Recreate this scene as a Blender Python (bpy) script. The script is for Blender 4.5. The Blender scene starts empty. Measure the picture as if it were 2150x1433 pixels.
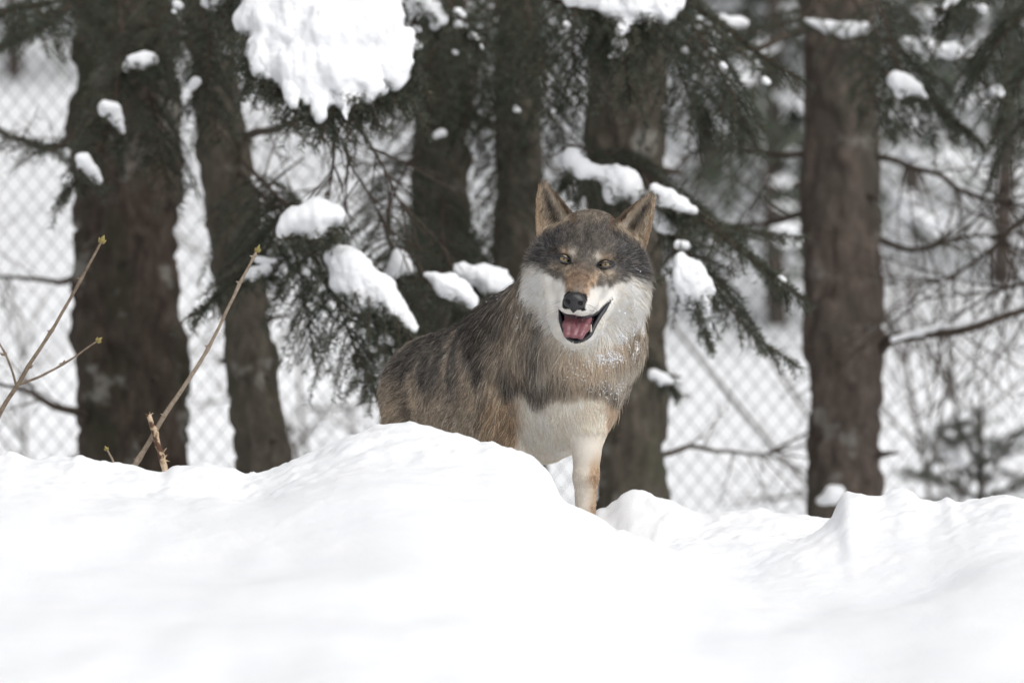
import bpy, math, random
import numpy as np
from mathutils import Vector, Matrix, kdtree

# ------------------------------------------------------------------ camera, light, exposure
scene = bpy.context.scene
C = scene.collection
CAM_D = 20.0                                   # metres from lens to the wolf's plane (y = 0)
cam_d = bpy.data.cameras.new('camera')
cam = bpy.data.objects.new('camera', cam_d); C.objects.link(cam)
cam.location = (0, -CAM_D, 0); cam.rotation_euler = (math.pi/2, 0, 0)
cam_d.sensor_width = 36.0
cam_d.lens = 36.0*CAM_D/2.15                   # the frame is 2.15 m wide at the wolf
cam_d.clip_end = 600; cam_d.clip_start = 0.1
cam_d.dof.use_dof = True
cam_d.dof.focus_distance = CAM_D - 0.08
cam_d.dof.aperture_fstop = 4.3
scene.camera = cam

SUN_EL, SUN_AZ = math.radians(50), math.radians(142)
world = bpy.data.worlds.new('World'); scene.world = world; world.use_nodes = True
wn = world.node_tree.nodes; wl = world.node_tree.links
bg = wn['Background']
sky = wn.new('ShaderNodeTexSky'); sky.sky_type = 'NISHITA'; sky.sun_disc = False
sky.sun_elevation = SUN_EL; sky.sun_rotation = SUN_AZ
sky.air_density = 1.0; sky.dust_density = 4.0; sky.ozone_density = 1.0
hs = wn.new('ShaderNodeHueSaturation'); hs.inputs['Saturation'].default_value = 0.08   # overcast: the cloud takes the blue out
wl.new(sky.outputs[0], hs.inputs['Color']); wl.new(hs.outputs[0], bg.inputs['Color'])
bg.inputs['Strength'].default_value = 0.13
sun_d = bpy.data.lights.new('sun', 'SUN'); sun_d.energy = 1.3; sun_d.angle = math.radians(50); sun_d.color = (1.0, 0.97, 0.93)
sun = bpy.data.objects.new('sun', sun_d); C.objects.link(sun)
sd = Vector((math.sin(SUN_AZ)*math.cos(SUN_EL), math.cos(SUN_AZ)*math.cos(SUN_EL), math.sin(SUN_EL)))
sun.rotation_euler = sd.to_track_quat('Z', 'Y').to_euler()
vs = scene.view_settings
vs.view_transform = 'Standard'; vs.look = 'None'; vs.exposure = -0.03; vs.gamma = 1.0; vs.use_curve_mapping = False
scene.cycles.use_denoising = True
scene.cycles.max_bounces = 10; scene.cycles.diffuse_bounces = 8

# ------------------------------------------------------------------ helpers
rng = np.random.default_rng(7)
def P(px, py, y):                              # a place in the photograph, at its real distance y behind the wolf
    k = (CAM_D + y)/CAM_D*1e-3
    return np.array(((px-1075.0)*k, y, (716.5-py)*k))
def K(y): return (CAM_D + y)/CAM_D*1e-3
def lin(r, g, b):
    f = lambda c: (c/255/12.92 if c/255 <= 0.04045 else ((c/255+0.055)/1.055)**2.4)
    return np.array((f(r), f(g), f(b)))

def _hash(ix, iy, iz, seed):
    h = (ix.astype(np.int64)*374761393 + iy.astype(np.int64)*668265263 + iz.astype(np.int64)*2147483647 + seed*144665) & 0xffffffff
    h = ((h ^ (h >> 13))*1274126177) & 0xffffffff
    h = ((h ^ (h >> 15))*2246822519) & 0xffffffff
    return ((h ^ (h >> 16)) & 0xffffff)/float(0xffffff)
def vnoise(p, s, seed=0):                      # value noise in -1..1, feature size s
    q = np.asarray(p, dtype=np.float64)/s
    i = np.floor(q).astype(np.int64); f = q - i; f = f*f*(3-2*f)
    r = 0
    for dx in (0, 1):
        for dy in (0, 1):
            for dz in (0, 1):
                w = (f[..., 0] if dx else 1-f[..., 0])*(f[..., 1] if dy else 1-f[..., 1])*(f[..., 2] if dz else 1-f[..., 2])
                r = r + w*_hash(i[..., 0]+dx, i[..., 1]+dy, i[..., 2]+dz, seed)
    return r*2-1
def fbm(p, s, seed=0, oct=3):
    r = 0; a = 1.0
    for o in range(oct):
        r = r + a*vnoise(p, s/(2**o), seed+o*17); a *= 0.5
    return r
def sstep(a, b, x):
    t = np.clip((x-a)/(b-a), 0, 1); return t*t*(3-2*t)

def mesh_np(name, verts, faces, mats=(), matidx=None, smooth=True):
    """verts (n,3); faces: list of int arrays (m,3) or (m,4)."""
    me = bpy.data.meshes.new(name)
    verts = np.asarray(verts, dtype=np.float32)
    faces = [np.asarray(f, dtype=np.int32) for f in faces if len(f)]
    nl = sum(f.size for f in faces); nf = sum(len(f) for f in faces)
    me.vertices.add(len(verts)); me.vertices.foreach_set('co', verts.ravel())
    me.loops.add(nl); me.loops.foreach_set('vertex_index', np.concatenate([f.ravel() for f in faces]))
    me.polygons.add(nf)
    tot = np.concatenate([np.full(len(f), f.shape[1], dtype=np.int32) for f in faces])
    st = np.concatenate([[0], np.cumsum(tot)[:-1]]).astype(np.int32)
    me.polygons.foreach_set('loop_start', st)
    if matidx is not None: me.polygons.foreach_set('material_index', np.asarray(matidx, dtype=np.int32))
    me.polygons.foreach_set('use_smooth', np.full(nf, smooth))
    for m in mats: me.materials.append(m)
    me.update(calc_edges=True); me.validate()
    return me
def obj(name, me, parent=None):
    o = bpy.data.objects.new(name, me); C.objects.link(o)
    if parent is not None: o.parent = parent
    return o
def tag(o, label=None, cat=None, group=None, kind=None):
    if label: o['label'] = label
    if cat: o['category'] = cat
    if group: o['group'] = group
    if kind: o['kind'] = kind
    return o
def empty(name): return obj(name, None)

class MB:
    def __init__(s): s.v = []; s.q = []; s.t = []; s.n = 0
    def add(s, v, q=None, t=None):
        if q is not None and len(q): s.q.append(np.asarray(q)+s.n)
        if t is not None and len(t): s.t.append(np.asarray(t)+s.n)
        s.v.append(np.asarray(v)); s.n += len(v)
    def mesh(s, name, mats=(), smooth=True):
        fs = []
        if s.q: fs.append(np.concatenate(s.q))
        if s.t: fs.append(np.concatenate(s.t))
        return mesh_np(name, np.concatenate(s.v), fs, mats, None, smooth)

def catmull(pts, n):
    pts = np.asarray(pts, float)
    if len(pts) == 2:
        t = np.linspace(0, 1, n)[:, None]; return pts[0]*(1-t)+pts[1]*t
    p = np.vstack([2*pts[0]-pts[1], pts, 2*pts[-1]-pts[-2]])
    u = np.linspace(0, len(pts)-1-1e-9, n); i = u.astype(int); f = (u-i)[:, None]
    a, b, c, d = p[i], p[i+1], p[i+2], p[i+3]
    return 0.5*((2*b)+(-a+c)*f+(2*a-5*b+4*c-d)*f*f+(-a+3*b-3*c+d)*f**3)
def frames(path):
    t = np.gradient(path, axis=0); t /= np.linalg.norm(t, axis=1)[:, None]+1e-12
    u = np.cross(t, np.where(np.abs(t[:, 2:3]) > 0.9, [[1.0, 0, 0]], [[0, 0, 1.0]])); u /= np.linalg.norm(u, axis=1)[:, None]+1e-12
    for i in range(1, len(u)):                 # keep the frame from flipping
        w = u[i-1]-t[i]*np.dot(u[i-1], t[i]); l = np.linalg.norm(w)
        if l > 1e-6: u[i] = w/l
    return t, u, np.cross(t, u)
def tube(mb, path, rad, sides=6, wob=None):
    path = np.asarray(path, float); n = len(path)
    rad = np.broadcast_to(np.asarray(rad, float), (n,))
    t, u, w = frames(path)
    a = np.arange(sides)*2*np.pi/sides
    ring = path[:, None]+rad[:, None, None]*(np.cos(a)[None, :, None]*u[:, None]+np.sin(a)[None, :, None]*w[:, None])
    v = ring.reshape(-1, 3)
    if wob is not None: v = v+wob(v)
    i = np.arange(n-1)[:, None]*sides; j = np.arange(sides)[None]; jn = (j+1) % sides
    q = np.stack([i+j, i+jn, i+sides+jn, i+sides+j], -1).reshape(-1, 4)
    v = np.vstack([v, path[0]-t[0]*rad[0]*0.3, path[-1]+t[-1]*rad[-1]*0.6])
    c0, c1 = n*sides, n*sides+1
    j = np.arange(sides); jn = (j+1) % sides
    tr = np.vstack([np.stack([np.full(sides, c0), jn, j], -1), np.stack([np.full(sides, c1), (n-1)*sides+j, (n-1)*sides+jn], -1)])
    mb.add(v, q, tr)

# ---- signed distance shapes and their surface
class SDF:
    """round cones and ellipsoids melted together (smooth union), carved by others (smooth difference)."""
    def __init__(s): s.ops = []
    def cone(s, a, ra, b, rb, k=0.02, carve=False): s.ops.append(('c', np.array(a, float), ra, np.array(b, float), rb, k, carve)); return s
    def ell(s, c, r, R=None, k=0.02, carve=False): s.ops.append(('e', np.array(c, float), np.array(r, float), np.eye(3) if R is None else np.array(R), None, k, carve)); return s
    def fun(s, f, lo, hi, k=0.01, carve=False): s.ops.append(('f', f, np.array(lo, float), np.array(hi, float), None, k, carve)); return s
    @staticmethod
    def _d(op, p):
        if op[0] == 'c':
            _, a, ra, b, rb = op[:5]
            ba = b-a; t = np.clip(((p-a)@ba)/max(ba@ba, 1e-12), 0, 1)
            return np.linalg.norm(p-a-t[..., None]*ba, axis=-1)-(ra+(rb-ra)*t)
        if op[0] == 'e':
            _, c, r, R = op[:4]
            q = (p-c)@R                         # R: columns = local axes in world
            k0 = np.linalg.norm(q/r, axis=-1); k1 = np.linalg.norm(q/(r*r), axis=-1)+1e-9
            return k0*(k0-1)/k1
        return op[1](p)
    @staticmethod
    def _box(op):
        if op[0] == 'c':
            _, a, ra, b, rb = op[:5]; return np.minimum(a-ra, b-rb), np.maximum(a+ra, b+rb)
        if op[0] == 'e': m = op[2].max(); return op[1]-m, op[1]+m
        return op[2], op[3]
    def ev(s, p):
        D = np.full(p.shape[:-1], 1.0)
        for op in s.ops: D = s._mix(D, s._d(op, p), op[5], op[6])
        return D
    @staticmethod
    def _mix(D, d, k, carve):
        if carve:
            d = -d; h = np.clip(k-np.abs(D-d), 0, None)/k; return np.maximum(D, d)+h*h*k*0.25
        h = np.clip(k-np.abs(D-d), 0, None)/k; return np.minimum(D, d)-h*h*k*0.25
    def grad(s, p, e=1e-3):
        g = np.stack([s.ev(p+np.eye(3)[i]*e)-s.ev(p-np.eye(3)[i]*e) for i in range(3)], -1)
        return g/(np.linalg.norm(g, axis=-1)[..., None]+1e-12)
    def mesh(s, cell, pad=2):
        los, his = zip(*[s._box(o) for o in s.ops if not o[6]])
        lo = np.min(los, 0)-cell*(pad+1); hi = np.max(his, 0)+cell*(pad+1)
        n = np.ceil((hi-lo)/cell).astype(int)+1
        D = np.full(n, 0.2, dtype=np.float64)
        for op in s.ops:
            l, h = s._box(op); m = op[5]+cell*3
            i0 = np.clip(np.floor((l-m-lo)/cell).astype(int), 0, n); i1 = np.clip(np.ceil((h+m-lo)/cell).astype(int)+1, 0, n)
            if (i1 <= i0).any(): continue
            g = np.stack(np.meshgrid(*[lo[a]+cell*np.arange(i0[a], i1[a]) for a in range(3)], indexing='ij'), -1)
            sl = tuple(slice(i0[a], i1[a]) for a in range(3))
            D[sl] = s._mix(D[sl], s._d(op, g), op[5], op[6])
        return surface_nets(D, lo, cell)
def surface_nets(D, lo, cell):
    n = np.array(D.shape); ins = D < 0
    acc = np.zeros(tuple(n-1)+(3,)); cnt = np.zeros(tuple(n-1))
    cs = [(x, y, z) for x in (0, 1) for y in (0, 1) for z in (0, 1)]
    sh = lambda c: tuple(slice(c[a], n[a]-1+c[a]) for a in range(3))
    mixed = np.zeros(tuple(n-1), dtype=np.int8)
    for c in cs: mixed += ins[sh(c)]
    act = (mixed > 0) & (mixed < 8)
    ids = np.argwhere(act)
    pos = np.zeros((len(ids), 3)); c_ = np.zeros(len(ids))
    for a in cs:
        for ax in range(3):
            if a[ax]: continue
            b = list(a); b[ax] = 1
            da = D[tuple((ids+a).T)]; db = D[tuple((ids+b).T)]
            m = (da < 0) != (db < 0)
            t = np.where(m, da/np.where(m, da-db, 1), 0)
            e = np.zeros((len(ids), 3)); e[:] = a; e[:, ax] = t
            pos += e*m[:, None]; c_ += m
    V = lo+cell*(ids+pos/c_[:, None])
    idx = np.full(tuple(n-1), -1, dtype=np.int64); idx[act] = np.arange(len(ids))
    Q = []
    for ax in range(3):
        u, v = (ax+1) % 3, (ax+2) % 3
        s0 = [slice(None)]*3; s1 = [slice(None)]*3
        s0[ax] = slice(0, -1); s1[ax] = slice(1, None)
        cross = ins[tuple(s0)] != ins[tuple(s1)]
        e = np.argwhere(cross); e = e[(e[:, u] > 0) & (e[:, v] > 0) & (e[:, u] < n[u]-1) & (e[:, v] < n[v]-1)]
        du = np.eye(3, dtype=int)[u]; dv = np.eye(3, dtype=int)[v]
        q = np.stack([idx[tuple((e-du-dv).T)], idx[tuple((e-dv).T)], idx[tuple(e.T)], idx[tuple((e-du).T)]], -1)
        fl = ins[tuple(e.T)]
        q[~fl] = q[~fl][:, ::-1]
        Q.append(q)
    Q = np.concatenate(Q); Q = Q[(Q >= 0).all(1)]
    return V, Q

# ---- procedural materials
def mat(name):
    m = bpy.data.materials.new(name); m.use_nodes = True
    nt = m.node_tree; return m, nt, nt.nodes['Principled BSDF']
def ramp(nt, fac, stops):
    r = nt.nodes.new('ShaderNodeValToRGB'); nt.links.new(fac, r.inputs[0])
    el = r.color_ramp.elements
    while len(el) < len(stops): el.new(0.5)
    for e, (p, c) in zip(el, stops): e.position = p; e.color = tuple(c)+(1,)
    return r.outputs[0]
def noise_node(nt, scale, detail=4, rough=0.6, vec=None):
    n = nt.nodes.new('ShaderNodeTexNoise'); n.inputs['Scale'].default_value = scale
    n.inputs['Detail'].default_value = detail; n.inputs['Roughness'].default_value = rough
    if vec is None:
        tc = nt.nodes.new('ShaderNodeTexCoord'); vec = tc.outputs['Object']
    nt.links.new(vec, n.inputs['Vector']); return n.outputs[0]
def bump(nt, bs, h, strength, dist):
    b = nt.nodes.new('ShaderNodeBump'); b.inputs['Strength'].default_value = strength; b.inputs['Distance'].default_value = dist
    nt.links.new(h, b.inputs['Height']); nt.links.new(b.outputs[0], bs.inputs['Normal'])
def mixc(nt, fac, a, b):
    m = nt.nodes.new('ShaderNodeMix'); m.data_type = 'RGBA'
    for s, v in ((m.inputs[0], fac), (m.inputs[6], a), (m.inputs[7], b)):
        if hasattr(v, 'is_output'): nt.links.new(v, s)
        else: s.default_value = v if isinstance(v, float) else tuple(v)+(1,)
    return m.outputs[2]
def simple(name, stops, scale, rough=0.7, b=0.3, bd=0.002, spec=0.3):
    m, nt, bs = mat(name)
    n = noise_node(nt, scale)
    nt.links.new(ramp(nt, n, stops), bs.inputs['Base Color'])
    bs.inputs['Roughness'].default_value = rough; bs.inputs['Specular IOR Level'].default_value = spec
    if b: bump(nt, bs, n, b, bd)
    return m
def snow_mat(name, bs_strength=0.35, scale=90):
    m, nt, bs = mat(name)
    n1 = noise_node(nt, scale, 5, 0.65); n2 = noise_node(nt, 7, 3)
    nt.links.new(ramp(nt, n2, [(0.3, (0.86, 0.875, 0.905)), (0.7, (0.90, 0.91, 0.93))]), bs.inputs['Base Color'])
    bs.inputs['Roughness'].default_value = 0.75; bs.inputs['Specular IOR Level'].default_value = 0.15
    bump(nt, bs, n1, bs_strength, 0.006)
    return m
M = {}
M['snow'] = snow_mat('snow_surface')
M['clump_snow'] = snow_mat('soft_snow', 0.2, 60)
def bark_mat(name, dark, mid, light, moss):
    m, nt, bs = mat(name)
    tc = nt.nodes.new('ShaderNodeTexCoord'); mp = nt.nodes.new('ShaderNodeMapping'); mp.inputs['Scale'].default_value = (1, 1, 0.45)
    nt.links.new(tc.outputs['Object'], mp.inputs['Vector']); vec = mp.outputs[0]
    n1 = noise_node(nt, 30, 6, 0.7, vec)
    c = ramp(nt, n1, [(0.28, dark), (0.5, mid), (0.72, light)])
    n2 = noise_node(nt, 4.5, 4, 0.6, vec)
    f2 = ramp(nt, n2, [(0.52, (0, 0, 0)), (0.66, (1, 1, 1))])
    c = mixc(nt, f2, c, moss)
    n3 = noise_node(nt, 9, 3, 0.6)
    f3 = ramp(nt, n3, [(0.60, (0, 0, 0)), (0.70, (0.75, 0.75, 0.75))])
    c = mixc(nt, f3, c, (0.26, 0.25, 0.225))
    nt.links.new(c, bs.inputs['Base Color'])
    bs.inputs['Roughness'].default_value = 0.9; bs.inputs['Specular IOR Level'].default_value = 0.15
    bump(nt, bs, n1, 0.8, 0.008)
    return m
M['bark_a'] = bark_mat('spruce_bark_dark', (0.0253, 0.02, 0.0168), (0.0632, 0.0484, 0.039), (0.1158, 0.0927, 0.0768), (0.0421, 0.0442, 0.0295))
M['bark_b'] = bark_mat('spruce_bark_green', (0.0392, 0.0336, 0.0266), (0.084, 0.0728, 0.0574), (0.14, 0.1232, 0.098), (0.0672, 0.0686, 0.0476))
M['bark_c'] = bark_mat('spruce_bark_brown', (0.0535, 0.0439, 0.0372), (0.1108, 0.0884, 0.0751), (0.178, 0.1447, 0.1237), (0.0869, 0.0776, 0.0638))
M['dead_wood'] = simple('dead_branch_wood', [(0.3, (0.035, 0.027, 0.021)), (0.7, (0.11, 0.085, 0.065))], 60, 0.85)
M['bough_wood'] = simple('bough_wood', [(0.3, (0.030, 0.022, 0.016)), (0.7, (0.085, 0.06, 0.043))], 60, 0.85)
def needle_mat(name, a, b, c):
    m, nt, bs = mat(name)
    at = nt.nodes.new('ShaderNodeTexCoord'); n = noise_node(nt, 9, 3)
    nt.links.new(ramp(nt, n, [(0.32, a), (0.60, b), (0.80, c)]), bs.inputs['Base Color'])
    bs.inputs['Roughness'].default_value = 0.55; bs.inputs['Specular IOR Level'].default_value = 0.3
    return m
M['needles'] = needle_mat('spruce_needles', (0.038, 0.048, 0.034), (0.064, 0.076, 0.053), (0.115, 0.098, 0.064))
M['wire'] = simple('galvanised_wire', [(0.3, (0.06, 0.06, 0.06)), (0.7, (0.12, 0.12, 0.12))], 40, 0.6, 0)
# ------------------------------------------------------------------ the ground: snow bank, hollow, hillside
def prof(pts, y):
    pts = np.array(pts, float); k = K(y)
    x = (pts[:, 0]-1075)*k; z = (716.5-pts[:, 1])*k
    xs = np.linspace(-8, 8, 8001); zs = np.interp(xs, x, z)
    g = np.exp(-0.5*(np.arange(-12, 13)/3.0)**2); g /= g.sum()
    zs = np.convolve(np.pad(zs, 12, 'edge'), g, 'valid')
    g = np.exp(-0.5*(np.arange(-300, 301)/100.0)**2); g /= g.sum()
    zw = np.convolve(np.pad(zs, 300, 'edge'), g, 'valid')
    return xs, zs, zw
YA, YB = -0.5, 0.36
RA = prof([(-1500, 900), (-600, 935), (0, 951), (35, 950), (60, 962), (100, 966), (150, 962), (168, 955), (215, 968), (290, 977), (340, 988), (352, 986), (362, 972), (430, 973), (480, 978),
           (515, 994), (545, 990), (570, 983), (620, 962), (700, 936), (770, 906), (800, 896), (830, 890), (880, 892), (960, 911), (1008, 930), (1020, 927), (1060, 933), (1100, 947), (1140, 975),
           (1153, 990), (1162, 1000), (1165, 1022), (1172, 1035), (1190, 1058), (1215, 1078), (1240, 1087), (1290, 1110), (1345, 1128), (1405, 1141), (1460, 1130), (1520, 1120), (1590, 1124), (1660, 1130), (1700, 1120), (1744, 1094),
           (1756, 1072), (1762, 1048), (1775, 1040), (1800, 1038), (1815, 1040), (1850, 1040), (1868, 1034), (1890, 1030), (1910, 1040), (1930, 1052), (1975, 1056), (1988, 1045), (2000, 1056),
           (2050, 1050), (2110, 1046), (2150, 1053), (2600, 1030), (3400, 1000)], YA)
RB = prof([(-2000, 1500), (1215, 1500), (1236, 1100), (1246, 1072), (1260, 1066), (1280, 1064), (1293, 1050), (1303, 1040), (1335, 1033), (1392, 1043), (1470, 1075), (1520, 1074), (1600, 1073),
           (1700, 1085), (1745, 1090), (1800, 1090), (2150, 1090), (3000, 1090)], YB)
def height(X, Y):
    p = np.stack([X, Y, np.zeros_like(X)], -1)
    Yw = Y+0.05*vnoise(p, 0.45, 3)+0.10*vnoise(p, 1.3, 4)*sstep(-0.2, -1.0, Y)
    # near bank
    t = Yw-YA
    w = np.where(t < 0, np.exp(-(t/0.42)**2), 1.0)
    za = np.interp(X, RA[0], RA[1]); zw = np.interp(X, RA[0], RA[2])
    crest = w*za+(1-w)*zw
    tf = np.clip(-t, 0, None)
    front = crest-0.150*(np.sqrt(tf*tf+0.16**2)-0.16)-0.04*sstep(3, 10, tf)
    front = np.maximum(front, -1.75-0.0*tf)
    tb = np.clip(t, 0, None)
    hA = np.where(t < 0, front, crest-0.55*sstep(0.0, 0.50, tb)-0.2*sstep(0.4, 1.5, tb))
    # mound behind on the right
    t2 = Yw-YB; zb = np.interp(X, RB[0], RB[1]); zbw = np.interp(X, RB[0], RB[2])
    w2 = np.exp(-(t2/0.25)**2); zb = w2*zb+(1-w2)*np.minimum(zb, zbw)
    hB = zb-np.where(t2 < 0, 0.30*(np.sqrt(t2*t2+0.09**2)-0.09), 0.45*sstep(0, 0.8, t2)+0.25*sstep(0.5, 2, t2))
    g = -0.62-0.16*sstep(0.6, 3.0, Y)+0.13*np.clip(Y-7.0, 0, None)+0.05*vnoise(p, 1.7, 9)*sstep(1, 3, Y)
    g = g+0.35*vnoise(p, 6.0, 11)*sstep(9, 16, Y)+0.10*vnoise(p, 1.6, 12)*sstep(8, 12, Y)
    g = np.where(Y < -0.2, -3.0, g)
    h = np.maximum(np.maximum(hA, hB), g)
    near = sstep(2.5, 0.3, np.abs(Y+0.3))
    slope = sstep(-0.45, -1.0, Y)*sstep(-9, -5, Y)
    h = h+0.016*fbm(p, 0.55, 21, 2)*slope+0.010*fbm(p*[1.2, 0.45, 1], 0.20, 25, 2)*sstep(-0.5, -0.8, Y)*sstep(-6, -3, Y)
    lump = np.clip(fbm(p, 0.085, 31, 3), -0.3, None); pw = p+0.012*np.stack([vnoise(p, 0.03, 61), vnoise(p, 0.03, 62), 0*X], -1)
    h = h+near*(0.30+0.70*sstep(-1.3, -0.55, Y))*(0.008*lump+0.0065*np.clip(fbm(pw, 0.034, 41, 2)-0.1, -0.2, None)+0.0022*vnoise(p, 0.014, 44))
    # a few trodden hollows and slid lumps on the near slope
    for hx, hy, rx, ry, d in ((0.75, -1.25, 0.13, 0.35, -0.035), (0.42, -0.95, 0.10, 0.22, -0.028), (-0.18, -2.35, 0.10, 0.16, -0.028), (-0.52, -0.86, 0.10, 0.25, -0.02), (0.05, -1.0, 0.16, 0.2, 0.018), (-0.05, -0.72, 0.05, 0.08, 0.012),
                              (0.95, -2.0, 0.2, 0.4, 0.02), (0.30, -1.7, 0.22, 0.3, 0.016), (-0.8, -1.7, 0.35, 0.3, -0.022), (0.60, -0.85, 0.08, 0.12, 0.014)):
        h = h+d*np.exp(-((X-hx)/rx)**2-((Y-hy)/ry)**2)
    return h
def axis(fine_lo, fine_hi, step, far_lo, far_hi, growth=1.07):
    a = list(np.arange(fine_lo, fine_hi+1e-9, step))
    s = step
    while a[-1] < far_hi: s = min(s*growth, 12); a.append(a[-1]+s)
    s = step; b = []; x = fine_lo
    while x > far_lo: s = min(s*growth, 12); x -= s; b.append(x)
    return np.array(b[::-1]+a)
xs = axis(-1.25, 1.3, 0.0065, -160, 160); ys = axis(-1.5, 0.8, 0.010, -60, 300, 1.045)
gx, gy = np.meshgrid(xs, ys)
gz = height(gx, gy)
nx, ny = len(xs), len(ys)
i = np.arange(ny-1)[:, None]*nx; j = np.arange(nx-1)[None]
gq = np.stack([i+j, i+j+1, i+nx+j+1, i+nx+j], -1).reshape(-1, 4)
ground = obj('snow_ground', mesh_np('snow_ground', np.stack([gx, gy, gz], -1).reshape(-1, 3), [gq], [M['snow']]))
tag(ground, 'white snow bank and snowy ground running up the hillside behind the fence', kind='structure')
def ground_z(x, y): return float(height(np.array([[x]], float), np.array([[y]], float))[0, 0])

# ------------------------------------------------------------------ chain-link fence behind the trees
def fence():
    root = empty('chain_link_fence')
    tag(root, 'grey chain-link wire fence stretched behind the spruce trunks', 'fence')
    L, R = np.array((-3.2, 4.7)), np.array((3.4, 5.5)); d = R-L; n = np.linalg.norm(d); d /= n
    pitch, rise = 0.0245, 0.031
    z0, z1 = -0.86, 1.35
    rows = int((z1-z0)/rise)
    mb = MB(); zz = z0+rise*np.arange(rows+1)
    nrm = np.array((-d[1], d[0]))
    for w in range(int(n/pitch)):
        s = w*pitch+np.where((np.arange(rows+1)+w) % 2 == 0, 0, pitch*1.03)
        s = s+0.004*vnoise(np.stack([s, zz, zz*0], -1), 0.3, 5)
        off = 0.0022*np.where((np.arange(rows+1)+w) % 2 == 0, 1, -1)
        bulge = 0.03*vnoise(np.stack([s, zz, zz*0], -1), 0.9, 8)
        pth = np.stack([L[0]+d[0]*s+nrm[0]*(off+bulge), L[1]+d[1]*s+nrm[1]*(off+bulge), zz], -1)
        tube(mb, pth, 0.0017, 3)
    o = obj('wire_mesh', mb.mesh('wire_mesh', [M['wire']]), root); tag(o, kind='stuff')
    for z in (z0+0.02, 0.95, z1):
        mb = MB(); pth = np.array([(L[0]+d[0]*s, L[1]+d[1]*s, z-0.01*math.sin(s*2)) for s in np.linspace(0, n, 30)])
        tube(mb, pth, 0.0022, 4); obj('tension_wire', mb.mesh('tension_wire', [M['wire']]), root)
    for s in (0.05, 2.20, 4.11, 6.5):
        mb = MB(); q = L+d*s+nrm*0.03
        tube(mb, np.array([(q[0], q[1], z) for z in np.linspace(-1.1, z1+0.05, 6)]), 0.02, 10)
        obj('post', mb.mesh('post', [M['wire']]), root)
fence()
# ------------------------------------------------------------------ spruce trees
def trunk_mesh(path_px, top_z, material, seed, flare=0.35, sides=56):
    """path_px: (py, left px, right px, y) down the trunk, as wide as the photo shows it."""
    pts, rad = [], []
    for py, l, r, y in path_px:
        pts.append(P((l+r)/2, py, y)); rad.append((r-l)/2*K(y))
    pts = np.array(pts)[::-1]; rad = np.array(rad)[::-1]            # from the foot upwards
    n = 150
    zz = np.linspace(pts[0, 2], pts[-1, 2], n)
    path = np.stack([np.interp(zz, pts[:, 2], pts[:, 0]), np.interp(zz, pts[:, 2], pts[:, 1]), zz], -1)
    r = np.interp(zz, pts[:, 2], rad)
    foot = np.linspace(-1.05, pts[0, 2], 24, endpoint=False)
    fp = np.stack([np.full(24, path[0, 0]), np.full(24, path[0, 1]), foot], -1)
    fr = r[0]*(1+flare*np.linspace(1, 0, 24)**2)
    topz = np.linspace(path[-1, 2], top_z, 40)[1:]
    dx = (path[-1, :2]-path[-40, :2])/(path[-1, 2]-path[-40, 2])
    tp = np.stack([path[-1, 0]+dx[0]*(topz-path[-1, 2]), path[-1, 1]+dx[1]*(topz-path[-1, 2]), topz], -1)
    tr = np.linspace(r[-1], r[-1]*0.35, 39)
    path = np.vstack([fp, path, tp]); r = np.concatenate([fr, r, tr])
    mb = MB()
    ctr = path.copy()
    def wob(v):
        zc = np.interp(v[:, 2], ctr[:, 2], np.arange(len(ctr))); c = ctr[np.clip(zc.round().astype(int), 0, len(ctr)-1)]
        o = v-c; o[:, 2] = 0; ln = np.linalg.norm(o, axis=1)[:, None]+1e-9; o = o/ln
        q = v*[1, 1, 0.45]+seed*3.1
        a = 0.014*fbm(q, 0.10, seed, 2)+0.016*sstep(-0.15, 0.25, vnoise(q, 0.032, seed+5))+0.007*vnoise(q, 0.014, seed+9)-0.008
        a = a*np.clip(ln[:, 0]/0.1, 0.3, 1.2)+0.020*np.clip(vnoise(v+seed, 0.12, seed+2)-0.6, 0, 1)/0.4*np.clip(ln[:, 0]/0.13, 0.2, 1)
        return o*a[:, None]
    tube(mb, path, r, sides, wob)
    return mb.mesh('trunk', [material])
def make_tree(label, path_px, top_z, material, seed, flare=0.35):
    t = empty('spruce_tree'); tag(t, label, 'tree', 'spruce trees in front of the fence')
    obj('trunk', trunk_mesh(path_px, top_z, material, seed, flare), t)
    rg = np.random.default_rng(seed); pa = np.array(path_px, float)
    for k in range(9):                            # broken stubs of dead branches
        py = rg.uniform(40, 1000); y = np.interp(py, pa[:, 0], pa[:, 3]); l, r = np.interp(py, pa[:, 0], pa[:, 1]), np.interp(py, pa[:, 0], pa[:, 2])
        a = rg.uniform(math.pi, 2*math.pi); R = (r-l)/2*K(y); c = P((l+r)/2, py, y); d = np.array((math.cos(a), math.sin(a), rg.uniform(-0.3, 0.35)))
        L = rg.uniform(0.02, 0.07); mb = MB(); q = np.linspace(0, 1, 6)[:, None]
        tube(mb, c+d*(R*0.8+L*q)+np.array((0, 0, -0.01))*q*q, np.linspace(0.011, 0.004, 6)*rg.uniform(0.6, 1.2), 7); obj('branch_stub', mb.mesh('branch_stub', [M['dead_wood']]), t)
    return t

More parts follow.
